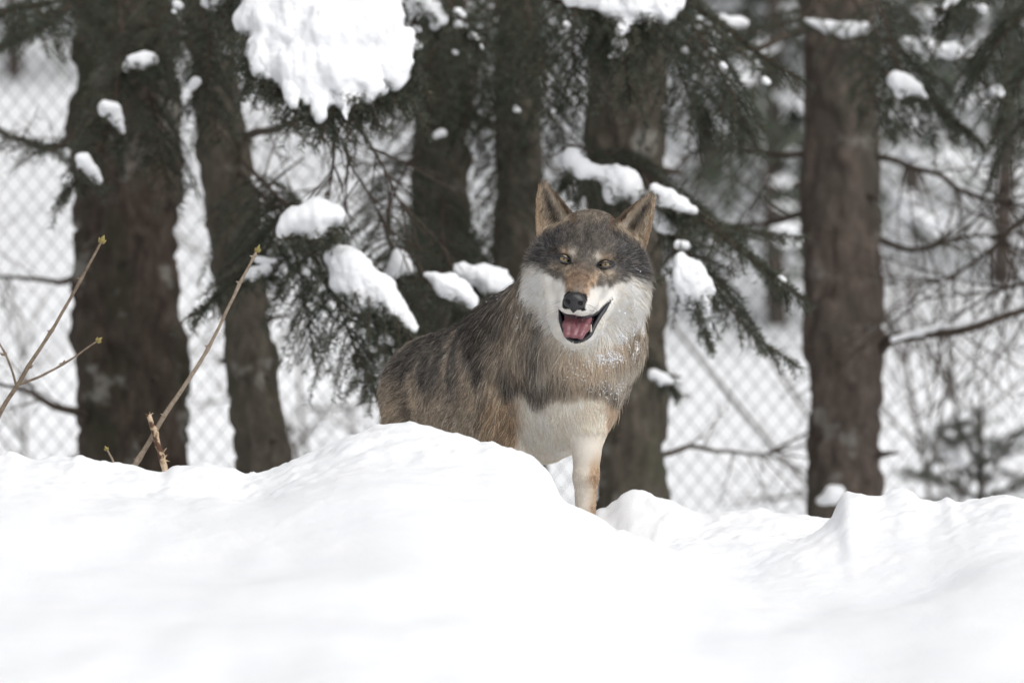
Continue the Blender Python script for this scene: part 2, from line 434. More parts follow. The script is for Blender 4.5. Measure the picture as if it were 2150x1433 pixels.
def spray(path, twig_len, spacing=0.036, droop=0.5, density=1.0, seed=0, needle=0.017, r0=0.006, sub=True, start=0.12, side_up=0.15):
    """a spruce bough: axis, side twigs, twiglets and needles. returns wood MB and needle arrays."""
    rg = np.random.default_rng(seed)
    path = np.asarray(path, float)
    seglen = np.linalg.norm(np.diff(path, axis=0), axis=1).sum()
    n = max(8, int(seglen/0.02)); ax = catmull(path, n)
    ax = ax+0.006*np.stack([vnoise(ax+seed, 0.09, 1), vnoise(ax+seed, 0.09, 2), vnoise(ax+seed, 0.09, 3)], -1)*np.linspace(0, 1, n)[:, None]
    wood = MB(); tube(wood, ax, np.linspace(r0, 0.0018, n), 6)
    lines = [ax[int(n*0.45):]]                   # polylines that carry needles
    T, _, _ = frames(ax)
    s_at = np.arange(start*seglen, seglen*0.985, spacing)
    for k, s in enumerate(s_at):
        u = s/seglen; i = min(int(u*(n-1)), n-2)
        p0 = ax[i]; t = T[i]
        side = np.cross(t, (0, 0, 1.0)); side /= np.linalg.norm(side)+1e-9
        sg = 1 if k % 2 else -1
        L = twig_len*(0.35+0.65*math.sin(math.pi*min(1, 0.18+0.9*u)))*rg.uniform(0.6, 1.15)
        d = t*rg.uniform(0.5, 0.9)+side*sg*rg.uniform(0.55, 1.0)+np.array((0, 0, side_up*rg.uniform(-0.6, 1)))
        d += rg.normal(0, 0.12, 3); d /= np.linalg.norm(d)
        m = max(5, int(L/0.015)); q = np.linspace(0, 1, m)[:, None]
        pl = p0+d*L*q+np.array((0, 0, -1.0))*L*droop*q**2*rg.uniform(0.6, 1.3)
        tube(wood, pl, np.linspace(0.0024, 0.0010, m), 4); lines.append(pl)
        if sub and L > 0.06:
            for w in np.arange(0.25, 0.9, 0.032/L):
                j = int(w*(m-1)); tt = pl[min(j+1, m-1)]-pl[max(j-1, 0)]; tt /= np.linalg.norm(tt)+1e-9
                sd_ = np.cross(tt, (0, 0, 1.0)); sd_ /= np.linalg.norm(sd_)+1e-9
                l2 = L*0.42*(1.1-w)*rg.uniform(0.6, 1.2)
                if l2 < 0.018: continue
                d2 = tt*0.75+sd_*rg.choice((-1, 1))*0.8+rg.normal(0, 0.15, 3); d2 /= np.linalg.norm(d2)
                q2 = np.linspace(0, 1, 4)[:, None]
                lines.append(pl[j]+d2*l2*q2+np.array((0, 0, -1.0))*l2*droop*0.8*q2**2)
    return wood, lines
def needles_mesh(lines, density, needle, seed):
    rg = np.random.default_rng(seed+99)
    A, Tn = [], []
    for l in lines:
        sl = np.linalg.norm(np.diff(l, axis=0), axis=1); tot = sl.sum()
        c = max(4, int(tot*640*density)); u = rg.uniform(0, 1, c)*tot
        cs = np.concatenate([[0], np.cumsum(sl)]); i = np.clip(np.searchsorted(cs, u)-1, 0, len(sl)-1)
        f = ((u-cs[i])/np.maximum(sl[i], 1e-9))[:, None]
        A.append(l[i]*(1-f)+l[i+1]*f); Tn.append((l[i+1]-l[i])/np.maximum(sl[i], 1e-9)[:, None])
    A = np.concatenate(A); Tn = np.concatenate(Tn); N = len(A)
    r = rg.normal(0, 1, (N, 3)); r[:, 2] += 0.25
    r -= Tn*(r*Tn).sum(1)[:, None]; r /= np.linalg.norm(r, axis=1)[:, None]+1e-9
    d = Tn*rg.uniform(0.5, 1.0, (N, 1))+r; d /= np.linalg.norm(d, axis=1)[:, None]
    L = needle*rg.uniform(0.7, 1.25, (N, 1))
    w = np.cross(d, rg.normal(0, 1, (N, 3))); w /= np.linalg.norm(w, axis=1)[:, None]+1e-9
    hw = 0.0011
    v = np.stack([A, A+d*L*0.45+w*hw, A+d*L, A+d*L*0.45-w*hw], 1).reshape(-1, 3)
    q = np.arange(N*4).reshape(-1, 4)
    return mesh_np('needles', v, [q], [M['needles']], None, False)
def bough(tree, pp, twig=0.16, seed=0, density=1.0, needle=0.017, **kw):
    path = [P(*p) for p in pp]
    wood, lines = spray(path, twig, seed=seed, needle=needle, **kw)
    b = obj('bough', wood.mesh('bough', [M['bough_wood']]), tree); tag(b, kind='stuff')
    nd = obj('needles', needles_mesh(lines, density, needle, seed), b); tag(nd, kind='stuff')
    return b
def dead_branch(tree, pp, r0=0.008, seed=0, twigs=6, tl=0.2, name='branch', down=0.5, r1=0.002):
    rg = np.random.default_rng(seed); n = 26
    ax = catmull([P(*p) for p in pp], n)
    ax = ax+0.012*np.stack([vnoise(ax+seed, 0.13, 4), vnoise(ax+seed, 0.13, 5), vnoise(ax+seed, 0.13, 6)], -1)
    mb = MB(); tube(mb, ax, np.linspace(r0, r1, n), 6)
    T, U, W = frames(ax)
    for k in range(twigs):
        i = rg.integers(4, n-2); a = rg.uniform(0, 2*math.pi)
        d = T[i]*0.8+(U[i]*math.cos(a)+W[i]*math.sin(a))*0.8+np.array((0, 0, -down*rg.uniform(0, 1))); d /= np.linalg.norm(d)
        L = tl*rg.uniform(0.4, 1.2); q = np.linspace(0, 1, 8)[:, None]
        pl = ax[i]+d*L*q+rg.normal(0, 0.10, 3)*L*q**2
        tube(mb, pl, np.linspace(0.0024, 0.0009, 8), 4)
        for e in range(rg.integers(1, 4)):
            j = rg.integers(2, 7); d2 = d+rg.normal(0, 0.5, 3); d2 /= np.linalg.norm(d2)
            tube(mb, pl[j]+d2*L*0.45*np.linspace(0, 1, 5)[:, None], np.linspace(0.0016, 0.0007, 5), 3)
    b = obj(name, mb.mesh(name, [M['dead_wood']]), tree); tag(b, kind='stuff')
    return b

TREES = {}
TREES['t1'] = make_tree('stout dark spruce with pale lichen spots, the thickest trunk', [(-60, 165, 362, 4.1), (300, 160, 372, 4.0), (700, 164, 380, 3.95), (980, 168, 392, 3.9)], 5.2, M['bark_a'], 11, 0.3)
TREES['t2'] = make_tree('leaning greenish spruce trunk beside the stoutest spruce', [(-60, 392, 480, 3.5), (280, 412, 521, 3.5), (450, 430, 540, 3.45), (700, 466, 574, 3.4), (980, 498, 610, 3.35)], 4.6, M['bark_b'], 12, 0.3)
TREES['t3'] = make_tree('dark shaded spruce trunk standing behind the wolf\'s back', [(-60, 868, 975, 4.6), (300, 866, 990, 4.6), (900, 866, 995, 4.6)], 4.8, M['bark_b'], 13)
TREES['t4'] = make_tree('slim spruce trunk behind the wolf\'s upright ear beside the wider trunk', [(-60, 1040, 1130, 4.9), (300, 1042, 1138, 4.8), (900, 1040, 1146, 4.7)], 4.6, M['bark_b'], 14)
TREES['t5'] = make_tree('broad dark spruce trunk directly behind the wolf\'s head and foreleg', [(-60, 1235, 1380, 3.9), (300, 1240, 1394, 3.9), (700, 1250, 1400, 3.85), (1080, 1252, 1410, 3.8)], 5.0, M['bark_b'], 15, 0.3)
TREES['t6'] = make_tree('straight brown spruce trunk with snowy foot standing apart from the wolf', [(-60, 1684, 1832, 4.5), (400, 1690, 1842, 4.4), (800, 1694, 1850, 4.35), (1100, 1700, 1856, 4.3)], 5.0, M['bark_c'], 16, 0.15)
TREES['t7'] = make_tree('spruce with only its drooping boughs and branch ends in view', [(-60, 2420, 2600, 3.7), (1100, 2410, 2610, 3.6)], 5.0, M['bark_c'], 17)
T = TREES
# boughs with needles
bough(T['t1'], [(230, -120, 4.1), (140, -10, 3.5), (40, 20, 3.1), (-90, 60, 2.9)], 0.22, 201)
bough(T['t1'], [(250, -60, 4.0), (150, 10, 3.4), (90, 60, 3.1), (-20, 100, 3.0)], 0.18, 202, 0.9)
bough(T['t1'], [(250, -30, 3.9), (255, 110, 3.0), (235, 230, 2.7), (190, 340, 2.55), (120, 430, 2.5)], 0.15, 203, droop=0.7)
bough(T['t1'], [(270, 40, 3.9), (310, 170, 3.0), (330, 290, 2.8), (350, 400, 2.7)], 0.14, 204, droop=0.7)
bough(T['t1'], [(300, 20, 3.9), (400, 100, 3.1), (440, 210, 2.9), (465, 300, 2.8)], 0.15, 205, droop=0.7)
bough(T['t1'], [(210, 230, 3.9), (120, 310, 3.3), (60, 300, 3.0), (-60, 250, 2.9)], 0.13, 206, 0.7)
bough(T['t1'], [(300, -90, 3.9), (350, 0, 3.1), (310, 100, 2.9), (270, 160, 2.8)], 0.15, 207, droop=0.6)
bough(T['t2'], [(440, -140, 3.5), (420, -10, 2.9), (440, 100, 2.6), (430, 200, 2.5)], 0.16, 211, droop=0.7)
bough(T['t2'], [(450, -150, 3.5), (560, -60, 2.6), (640, 30, 2.15), (690, 130, 2.0), (700, 245, 1.95)], 0.20, 212, droop=0.75)
bough(T['t2'], [(450, -160, 3.5), (600, -80, 2.5), (740, 10, 2.1), (800, 110, 2.0), (840, 200, 1.95)], 0.18, 213, droop=0.75)
bough(T['t2'], [(450, -160, 3.5), (520, -60, 2.5), (530, 60, 2.15), (560, 180, 2.05)], 0.14, 214, droop=0.75)
bough(T['t2'], [(500, 330, 3.45), (590, 420, 2.6), (690, 520, 2.1), (790, 620, 1.95), (880, 730, 1.9)], 0.21, 215, droop=0.85)
bough(T['t2'], [(510, 380, 3.45), (620, 470, 2.5), (690, 600, 2.1), (740, 720, 1.95), (790, 840, 1.9)], 0.17, 216, droop=0.8)
bough(T['t2'], [(500, 360, 3.45), (580, 450, 2.6), (550, 540, 2.2), (480, 600, 2.1), (400, 660, 2.05)], 0.15, 217, droop=0.6)
bough(T['t2'], [(530, 440, 3.4), (610, 500, 2.7), (640, 640, 2.35), (660, 760, 2.3)], 0.13, 218, droop=0.7)
bough(T['t3'], [(925, 250, 4.6), (830, 400, 3.4), (820, 540, 2.6), (860, 650, 2.3)], 0.17, 221, droop=0.6)
bough(T['t3'], [(930, 360, 4.5), (930, 500, 3.0), (960, 610, 2.3), (1010, 680, 2.1)], 0.15, 222, droop=0.7)
bough(T['t3'], [(930, 400, 4.5), (960, 530, 3.0), (1010, 590, 2.35), (1060, 650, 2.2)], 0.14, 223, droop=0.7)
bough(T['t3'], [(930, 430, 4.5), (850, 600, 3.0), (830, 720, 2.6), (850, 800, 2.5)], 0.16, 224, droop=0.7)
bough(T['t3'], [(925, 60, 4.6), (900, 170, 3.6), (900, 280, 3.2)], 0.18, 225, droop=0.7)
bough(T['t4'], [(1085, -160, 4.9), (1000, -20, 3.7), (920, 90, 3.1), (880, 200, 2.9)], 0.22, 231, droop=0.7)
bough(T['t4'], [(1085, -160, 4.9), (1040, 20, 3.7), (1000, 160, 3.3), (980, 270, 3.2)], 0.19, 232, droop=0.7)
bough(T['t4'], [(1085, -160, 4.9), (1110, 30, 3.5), (1140, 160, 3.1), (1170, 300, 3.0)], 0.18, 233, droop=0.7)
bough(T['t4'], [(1085, -60, 4.9), (1060, 120, 3.9), (1040, 260, 3.6), (1050, 380, 3.5)], 0.15, 234, droop=0.7)
bough(T['t4'], [(1085, 300, 4.8), (1060, 420, 4.0), (1030, 540, 3.6)], 0.13, 235, 0.8, droop=0.6)
bough(T['t5'], [(1310, -160, 3.9), (1230, -40, 2.8), (1200, 80, 2.5), (1220, 230, 2.4)], 0.18, 241, droop=0.7)
bough(T['t5'], [(1310, -150, 3.9), (1310, -30, 2.6), (1310, 80, 2.2), (1320, 220, 2.15)], 0.18, 242, droop=0.75)
bough(T['t5'], [(1310, -150, 3.9), (1400, -30, 2.9), (1470, 80, 2.6), (1540, 200, 2.5), (1570, 280, 2.5)], 0.19, 243, droop=0.7)
bough(T['t5'], [(1310, -100, 3.9), (1390, 60, 2.9), (1440, 180, 2.65), (1490, 290, 2.6)], 0.17, 244, droop=0.7)
bough(T['t5'], [(1310, -100, 3.9), (1440, 0, 3.0), (1560, 90, 2.7), (1680, 170, 2.6)], 0.15, 245, 0.8, droop=0.6)
bough(T['t5'], [(1315, 300, 3.9), (1340, 350, 2.9), (1420, 420, 2.35), (1510, 490, 2.15), (1600, 560, 2.1), (1690, 630, 2.1)], 0.15, 246, droop=0.55)
bough(T['t5'], [(1315, 330, 3.9), (1350, 420, 2.8), (1430, 510, 2.3), (1500, 600, 2.15), (1580, 700, 2.1), (1670, 765, 2.1)], 0.13, 247, droop=0.5)
bough(T['t5'], [(1315, 320, 3.9), (1270, 360, 2.9), (1330, 400, 2.35), (1420, 440, 2.25)], 0.13, 248, droop=0.8)
bough(T['t5'], [(1320, 310, 3.9), (1290, 320, 3.0), (1220, 345, 2.5), (1180, 400, 2.4)], 0.13, 249, droop=0.7)
bough(T['t5'], [(1330, 700, 3.85), (1360, 760, 3.5), (1430, 830, 3.3)], 0.08, 250, droop=0.5)
bough(T['t5'], [(1320, 380, 3.9), (1420, 460, 2.7), (1540, 480, 2.45), (1690, 500, 2.4)], 0.12, 251, 0.8, droop=0.4)
bough(T['t6'], [(1780, -120, 4.4), (1850, 20, 3.6), (1880, 130, 3.4), (1900, 270, 3.3)], 0.17, 261, droop=0.7)
bough(T['t6'], [(1780, -20, 4.4), (1880, 130, 3.5), (1970, 230, 3.3), (2060, 300, 3.2)], 0.16, 262, droop=0.6)
bough(T['t6'], [(1770, -100, 4.4), (1700, 20, 3.9), (1610, 60, 3.7), (1500, 90, 3.6)], 0.14, 263, 0.7, droop=0.5)
bough(T['t6'], [(1770, 60, 4.4), (1830, 190, 3.8), (1870, 300, 3.6)], 0.12, 264, 0.8, droop=0.6)
bough(T['t7'], [(2500, -250, 3.7), (2260, -60, 3.2), (2120, 60, 3.0), (2040, 180, 2.95)], 0.24, 271, droop=0.7)
bough(T['t7'], [(2500, -150, 3.7), (2280, 30, 3.2), (2150, 160, 3.0), (2080, 300, 3.0)], 0.2, 272, droop=0.7)
bough(T['t7'], [(2500, -50, 3.7), (2250, 150, 3.4), (2130, 280, 3.3), (2070, 380, 3.3)], 0.15, 273, 0.8, droop=0.6)
bough(T['t7'], [(2500, -250, 3.7), (2200, -90, 3.1), (2060, -30, 2.9), (1960, 60, 2.9)], 0.18, 274, droop=0.7)
# bare dead branches
dead_branch(T['t6'], [(1840, 735, 4.35), (1930, 705, 4.1), (2040, 690, 3.9), (2200, 640, 3.8)], 0.016, 301, 8, 0.25, r1=0.007)
dead_branch(T['t4'], [(1120, 300, 4.8), (1010, 250, 4.2), (900, 210, 3.9), (780, 180, 3.7)], 0.016, 302, 10, 0.3)
dead_branch(T['t2'], [(510, 290, 3.45), (580, 270, 3.1), (640, 245, 2.9), (720, 230, 2.7)], 0.012, 303, 10, 0.25)
dead_branch(T['t2'], [(690, 120, 2.05), (700, 240, 1.95), (700, 330, 1.95), (690, 420, 1.95)], 0.007, 304, 9, 0.2)
dead_branch(T['t2'], [(720, 200, 2.1), (770, 290, 2.1), (830, 400, 2.15), (900, 500, 2.3)], 0.005, 305, 10, 0.25)
dead_branch(T['t2'], [(720, 300, 2.1), (740, 350, 2.1), (790, 430, 2.2), (830, 520, 2.3)], 0.004, 306, 10, 0.22)
dead_branch(T['t1'], [(200, 290, 4.0), (110, 310, 3.5), (30, 285, 3.2), (-60, 250, 3.0)], 0.013, 307, 8, 0.2)
dead_branch(T['t1'], [(200, 880, 3.9), (120, 860, 3.7), (50, 825, 3.6), (-60, 790, 3.5)], 0.013, 308, 6, 0.2)
dead_branch(T['t1'], [(200, 570, 3.9), (100, 590, 4.3), (0, 580, 4.6), (-80, 575, 4.7)], 0.010, 309, 5, 0.2)
dead_branch(T['t2'], [(440, 480, 3.45), (500, 440, 3.3), (560, 400, 3.1), (640, 330, 3.0)], 0.009, 310, 6, 0.2)
dead_branch(T['t5'], [(1300, 350, 3.85), (1290, 250, 3.4), (1270, 160, 3.2)], 0.008, 311, 5, 0.2)
dead_branch(T['t5'], [(1380, 380, 3.85), (1300, 345, 3.1), (1240, 320, 2.9), (1190, 300, 2.8)], 0.008, 312, 5, 0.15)
dead_branch(T['t6'], [(1700, 440, 4.4), (1620, 470, 4.5), (1520, 480, 4.6), (1440, 500, 4.7)], 0.010, 313, 16, 0.35)
dead_branch(T['t6'], [(1700, 330, 4.4), (1600, 320, 4.5), (1500, 310, 4.7), (1430, 330, 4.8)], 0.010, 314, 18, 0.4)
dead_branch(T['t6'], [(1840, 500, 4.4), (1940, 520, 4.2), (2050, 500, 4.1), (2200, 490, 4.0)], 0.009, 315, 26, 0.45)
dead_branch(T['t6'], [(1840, 330, 4.4), (1960, 370, 4.2), (2060, 420, 4.1), (2200, 440, 4.0)], 0.009, 316, 26, 0.45)
dead_branch(T['t6'], [(1710, 60, 4.3), (1620, 90, 4.0), (1520, 120, 3.8), (1430, 100, 3.7)], 0.012, 317, 8, 0.3)
dead_branch(T['t6'], [(1700, 50, 4.3), (1760, 70, 4.0), (1850, 85, 3.9), (1990, 120, 3.8), (2160, 130, 3.8)], 0.014, 318, 10, 0.3)
dead_branch(T['t3'], [(880, 330, 4.5), (840, 340, 4.3), (790, 345, 4.2), (740, 330, 4.1)], 0.008, 319, 5, 0.2)
dead_branch(T['t5'], [(1400, 950, 3.85), (1470, 940, 4.0), (1580, 950, 4.3), (1700, 930, 4.4)], 0.008, 320, 10, 0.25)
dead_branch(T['t7'], [(2450, 500, 3.7), (2250, 560, 3.9), (2080, 620, 4.1), (1950, 700, 4.2)], 0.009, 321, 26, 0.45)
dead_branch(T['t7'], [(2450, 300, 3.7), (2200, 420, 3.9), (2030, 560, 4.1), (1900, 600, 4.2)], 0.009, 322, 26, 0.45)

# saplings and brush beyond the fence
def bare_shrub(label, px, y, h, lean, n, seed, spread=0.5):
    rg = np.random.default_rng(seed)
    x = (px-1075)*K(y); z = ground_z(x, y); mb = MB()
    for s in range(n):
        a = np.array((lean+rg.normal(0, spread), rg.normal(0, spread), 1.0)); a /= np.linalg.norm(a)
        L = h*rg.uniform(0.6, 1.1); q = np.linspace(0, 1, 14)[:, None]
        pl = np.array((x, y, z-0.05))+rg.normal(0, 0.04, 3)*[1, 1, 0]+a*L*q+rg.normal(0, 0.15, 3)*L*q**2
        tube(mb, pl, np.linspace(0.009, 0.002, 14), 5)
        for e in range(rg.integers(5, 10)):
            j = rg.integers(3, 12); d = a+rg.normal(0, 0.65, 3); d /= np.linalg.norm(d); l2 = L*rg.uniform(0.15, 0.45)
            p2 = pl[j]+d*l2*np.linspace(0, 1, 8)[:, None]
            tube(mb, p2, np.linspace(0.0045, 0.0015, 8), 4)
            for f in range(3):
                d3 = d+rg.normal(0, 0.6, 3); d3 /= np.linalg.norm(d3)
                tube(mb, p2[rg.integers(2, 7)]+d3*l2*0.5*np.linspace(0, 1, 5)[:, None], np.linspace(0.0025, 0.001, 5), 3)
    o = empty('bare_shrub'); tag(o, label, 'shrub', 'bare shrubs beyond the fence')
    st = obj('stems', mb.mesh('stems', [M['dead_wood']]), o); tag(st, kind='stuff')
for a in (
          ('tangled bare brush beyond the fence past the straight brown trunk', 2000, 7.6, 1.7, -0.1, 4, 402),
          ('sparse bare brush beyond the fence behind the wolf\'s shoulders', 720, 8.2, 1.2, 0.0, 4, 404, 0.35),
          ('thin leafless brush beyond the fence beside the stoutest spruce', 20, 8.4, 1.0, 0.1, 3, 406, 0.4)):
    bare_shrub(*a)
sap = empty('spruce_sapling'); tag(sap, 'small dark spruce sapling rising from the snow behind the fence', 'tree')
mb = MB(); q0 = P(2060, 1120, 6.6); tube(mb, np.array([q0+[0, 0, t] for t in np.linspace(-0.25, 0.42, 12)]), np.linspace(0.016, 0.004, 12), 7)
obj('trunk', mb.mesh('trunk', [M['bough_wood']]), sap)
for k, (ax_, ay_, bx_, by_) in enumerate(((2060, 1050, 1900, 990), (2060, 1020, 1960, 900), (2060, 1010, 2050, 860), (2060, 1030, 2150, 900), (2060, 1060, 2200, 1000), (2060, 1080, 1900, 1060), (2060, 1080, 2180, 1060), (2060, 1000, 2000, 880))):
    y1 = 6.6+(-0.35 if k % 2 else 0.25)
    bough(sap, [(ax_, ay_, 6.6), ((ax_+bx_)/2, (ay_+by_)/2-12, (6.6+y1)/2), (bx_, by_, y1)], 0.13, 420+k, 1.5, needle=0.021, droop=0.25, sub=False, spacing=0.034)

# far spruces on the hillside
def far_spruce(label, px, y, h, rw, seed):
    rg = np.random.default_rng(seed); x = (px-1075)*K(y); z = ground_z(x, y)
    o = empty('far_spruce'); tag(o, label, 'tree', 'far spruces on the snowy hillside')
    mb = MB(); tube(mb, np.array([(x+0.03*math.sin(t*1.7+seed), y, z-0.2+t) for t in np.linspace(0, h, 10)]), np.linspace(0.038, 0.010, 10), 8)
    obj('trunk', mb.mesh('trunk', [M['bark_c']]), o)
    V = []; 
    for k in range(int(h*34)):
        t = rg.uniform(0.10, 0.98); zz = z+h*t; R = rw*(1-t)**0.8*rg.uniform(0.6, 1.1); a = rg.uniform(0, 2*math.pi)
        d = np.array((math.cos(a), math.sin(a), 0.0)); s = np.array((-math.sin(a), math.cos(a), 0))
        m = 14; u = rg.uniform(0.15, 1, m)
        base = np.array((x, y, zz))+d*R*u[:, None]+np.array((0, 0, -1))*(R*0.45*u**2)[:, None]
        wd = rg.normal(0, 1, (m, 1))*R*0.22*s
        tip = base+wd+d*0.06+np.array((0, 0, -0.10))*rg.uniform(0.5, 1.6, (m, 1))
        side = s*0.018
        V.append(np.stack([base-side, base+side, tip+side*0.5, tip-side*0.5], 1).reshape(-1, 3))
    SV = []
    for qd in V[::2]:                             # snow lying on the upper sides
        qd = qd.reshape(-1, 4, 3)[::2]; c0 = qd[:, 0]+[0, 0, 0.03]; w_ = rg.uniform(0.03, 0.09, (len(c0), 1))
        SV.append(np.stack([c0+w_*[-1, 0, 0.2], c0+w_*[0, -0.8, -0.3], c0+w_*[1, 0, 0.1], c0+w_*[0, 0.8, 0.5]], 1).reshape(-1, 3))
    SV = np.concatenate(SV); c = obj('snow_load', mesh_np('snow_load', SV, [np.arange(len(SV)).reshape(-1, 4)], [M['clump_snow']], None, False), o); tag(c, kind='stuff')
    V = np.concatenate(V); c = obj('crown', mesh_np('crown', V, [np.arange(len(V)).reshape(-1, 4)], [M['needles']], None, False), o); tag(c, kind='stuff')
FAR = [('far spruce showing between the stoutest trunk and the fence corner', 40, 19, 5, 1.0), ('far spruce rising behind the gap between the two close trunks', 400, 22, 6, 1.2), ('far spruce uphill behind the largest snow load', 640, 25, 6, 1.3),
       ('far spruce uphill behind the two dark inner trunks', 1010, 24, 6, 1.2), ('far spruce uphill behind the wolf\'s head', 1210, 25, 6, 1.3), ('far spruce glimpsed between the wolf and the lone trunk', 1480, 15.5, 4.5, 0.9),
       ('hazy far spruce close beside the lone brown trunk', 1640, 12.5, 4.5, 0.9), ('far spruce behind the bare branches past the lone trunk', 1930, 15, 5, 0.9), ('far spruce behind the tangled brush and sapling', 2110, 13.5, 4.5, 0.9)]
for k, (lb, px, y, h, rw) in enumerate(FAR): far_spruce(lb, px, y, h, rw, 500+k)
for k, (px, y, h, rw) in enumerate(((2260, 17, 6, 1.3), (-150, 22, 6, 1.4), (1560, 19, 6, 1.1), (1800, 20, 6, 1.3), (2020, 20, 6, 1.3), (250, 26, 6, 1.4))):
    far_spruce('far spruce in the blurred stand high on the snowy hillside', px, y, h, rw, 520+k)
# ------------------------------------------------------------------ snow lying on the boughs
lines_made = []
def clump(label, blobs, y, seed, group=None, tilt=0.0, flat=0.8, py0=None, hold='auto'):
    """blobs: chains of (px, py, radius px); a chain is one rounded run of snow."""
    if hold == 'auto':
        x0 = blobs[0][0][0]; hold = None if y > 3.5 else 't1' if x0 < 380 else 't2' if x0 < 760 else 't3' if x0 < 1000 else 't5' if x0 < 1700 else 't6'
    k = K(y); S = SDF(); rs = [r for ch in blobs for (_, _, r) in ch]
    py0 = py0 if py0 is not None else np.mean([b[1] for ch in blobs for b in ch])
    def W(b):
        p = P(b[0], b[1], y); p[1] = y+(py0-b[1])*k*tilt; return p
    for ch in blobs:
        if len(ch) == 1: ch = [ch[0], (ch[0][0]+2, ch[0][1]+1, ch[0][2]*0.95)]
        for a, b in zip(ch[:-1], ch[1:]):
            S.cone(W(a), a[2]*k, W(b), b[2]*k, k=min(0.022, 0.7*min(a[2], b[2])*k))
    cell = max(0.0028, min(0.0055, min(rs)*k/3.0))
    V, Q = S.mesh(cell)
    n = S.grad(V); big = min(1, max(rs)/25)
    V = V+n*(0.011*fbm(V*[1, 1, 0.6], 0.045, seed, 3)*big+0.0028*np.clip(vnoise(V, 0.016, seed+3), -0.3, 1)+0.0010*vnoise(V, 0.007, seed+4))[:, None]
    c = V.mean(0); c[1] = y
    if hold:                                      # the bough that carries it: twigs and needles show round the edges
        for ch in blobs:
            R = max(b[2] for b in ch)
            if R < 12: continue
            if len(ch) == 1: ch = [(ch[0][0]-R, ch[0][1]-3, R), (ch[0][0]+R, ch[0][1]+3, R)]
            a, b = W(ch[0]), W(ch[-1]); d = (b-a)/(np.linalg.norm(b-a)+1e-9); off = np.array((0, 0.25, -0.75))*R*k*0.8
            pts = [a+off-d*0.03+np.array((0, 0.22, 0.03))]+[W(q)+off for q in ch]+[b+off*0.7+d*R*k*0.9+np.array((0, 0, -0.02))]
            wood, lines = spray(pts, max(0.05, min(0.13, R*k*2.6)), spacing=0.020, droop=0.6, seed=seed+len(lines_made)); lines_made.append(1)
            t = TREES[hold]; bo = obj('bough', wood.mesh('bough', [M['bough_wood']]), t); tag(bo, kind='stuff')
            nd = obj('needles', needles_mesh(lines, 1.0, 0.017, seed), bo); tag(nd, kind='stuff')
    o = obj('snow_clump', mesh_np('snow_clump', V-c, [Q], [M['clump_snow']])); o.location = c
    tag(o, label, 'snow', group)
    return o
clump('largest snow load, heavy and white with drooping fingers on a spruce bough',
      [[(520, -90, 60), (640, -70, 100), (760, -60, 90)], [(560, 10, 55), (640, 20, 85), (760, 20, 90)], [(520, 38, 26), (545, 40, 40)], [(600, 70, 70), (690, 90, 85), (775, 75, 78)],
       [(560, 110, 38), (580, 130, 32)], [(548, 100, 30), (545, 130, 20), (548, 145, 12)], [(810, 100, 45), (825, 140, 32), (828, 160, 20)], [(630, 150, 55), (700, 155, 55), (760, 140, 45)], [(605, 150, 30), (612, 190, 22), (620, 222, 11)],
       [(660, 180, 34), (672, 212, 22), (677, 246, 11)], [(722, 180, 26), (726, 220, 17), (728, 252, 10)], [(765, 165, 30), (775, 190, 22), (768, 205, 13)], [(590, 150, 15), (586, 175, 9)], [(700, 170, 20), (700, 200, 11), (698, 216, 6)], [(640, 190, 16), (645, 215, 9)], [(790, 160, 18), (800, 188, 9)], [(575, 140, 20), (566, 160, 9)], [(530, 95, 16), (520, 112, 7)], [(845, 110, 22), (856, 128, 10)], [(850, 70, 20), (858, 92, 8)], [(745, 190, 14), (750, 216, 7)]], 1.92, 601, tilt=0.75, py0=150)
clump('flat snow pad lying across the stoutest spruce trunk', [[(270, 140, 9), (292, 131, 17), (316, 128, 12)], [(280, 125, 12), (310, 122, 9)]], 2.75, 602)
clump('hook-shaped snow clump on a bough before the stoutest trunk', [[(224, 228, 14), (238, 232, 17), (246, 255, 10), (256, 276, 7)]], 2.6, 603)
clump('bent snow clump at the bough tip beside the stoutest trunk', [[(165, 352, 6), (176, 338, 15), (194, 356, 13), (206, 378, 6)]], 2.45, 604)
clump('small oval snow dab between the two close spruce trunks', [[(403, 182, 7), (414, 172, 11)]], 2.5, 605)
clump('white snow lump on a bough next to the largest snow load', [[(435, 2, 14), (452, 6, 15)], [(450, -25, 20)]], 2.3, 606)
clump('forked snow clump on dark needles beside the largest snow load', [[(868, 35, 11), (876, 12, 18), (905, 14, 20), (925, 35, 16), (912, 55, 10)], [(880, -15, 25)]], 2.6, 607)
small = 'tiny white snow dab on dark spruce needles'; gsm = 'tiny snow dabs on the boughs'
for k, (x, y_, r, d) in enumerate(((963, 28, 12, 2.7), (966, 52, 13, 2.7), (992, 75, 13, 2.7), (874, 60, 8, 2.6), (872, 90, 11, 2.6), (1010, 100, 8, 2.8), (372, 8, 9, 2.7), (364, 24, 6, 2.7), (500, 150, 8, 2.4), (1083, 228, 9, 3.0),
                                   (1436, 104, 7, 2.6), (1460, 162, 6, 2.6), (1493, 106, 7, 2.6), (1518, 138, 7, 2.5), (1606, 169, 8, 2.5), (1188, 50, 8, 2.5), (953, 108, 6, 2.8), (472, 107, 7, 2.4), (2060, 15, 9, 2.9), (2090, 192, 15, 2.95), (2040, 10, 10, 2.9), (795, 186, 7, 1.95))):
    clump(small, [[(x, y_, r), (x+r*0.7, y_+r*0.4, r*0.7)]], d, 610+k, gsm)
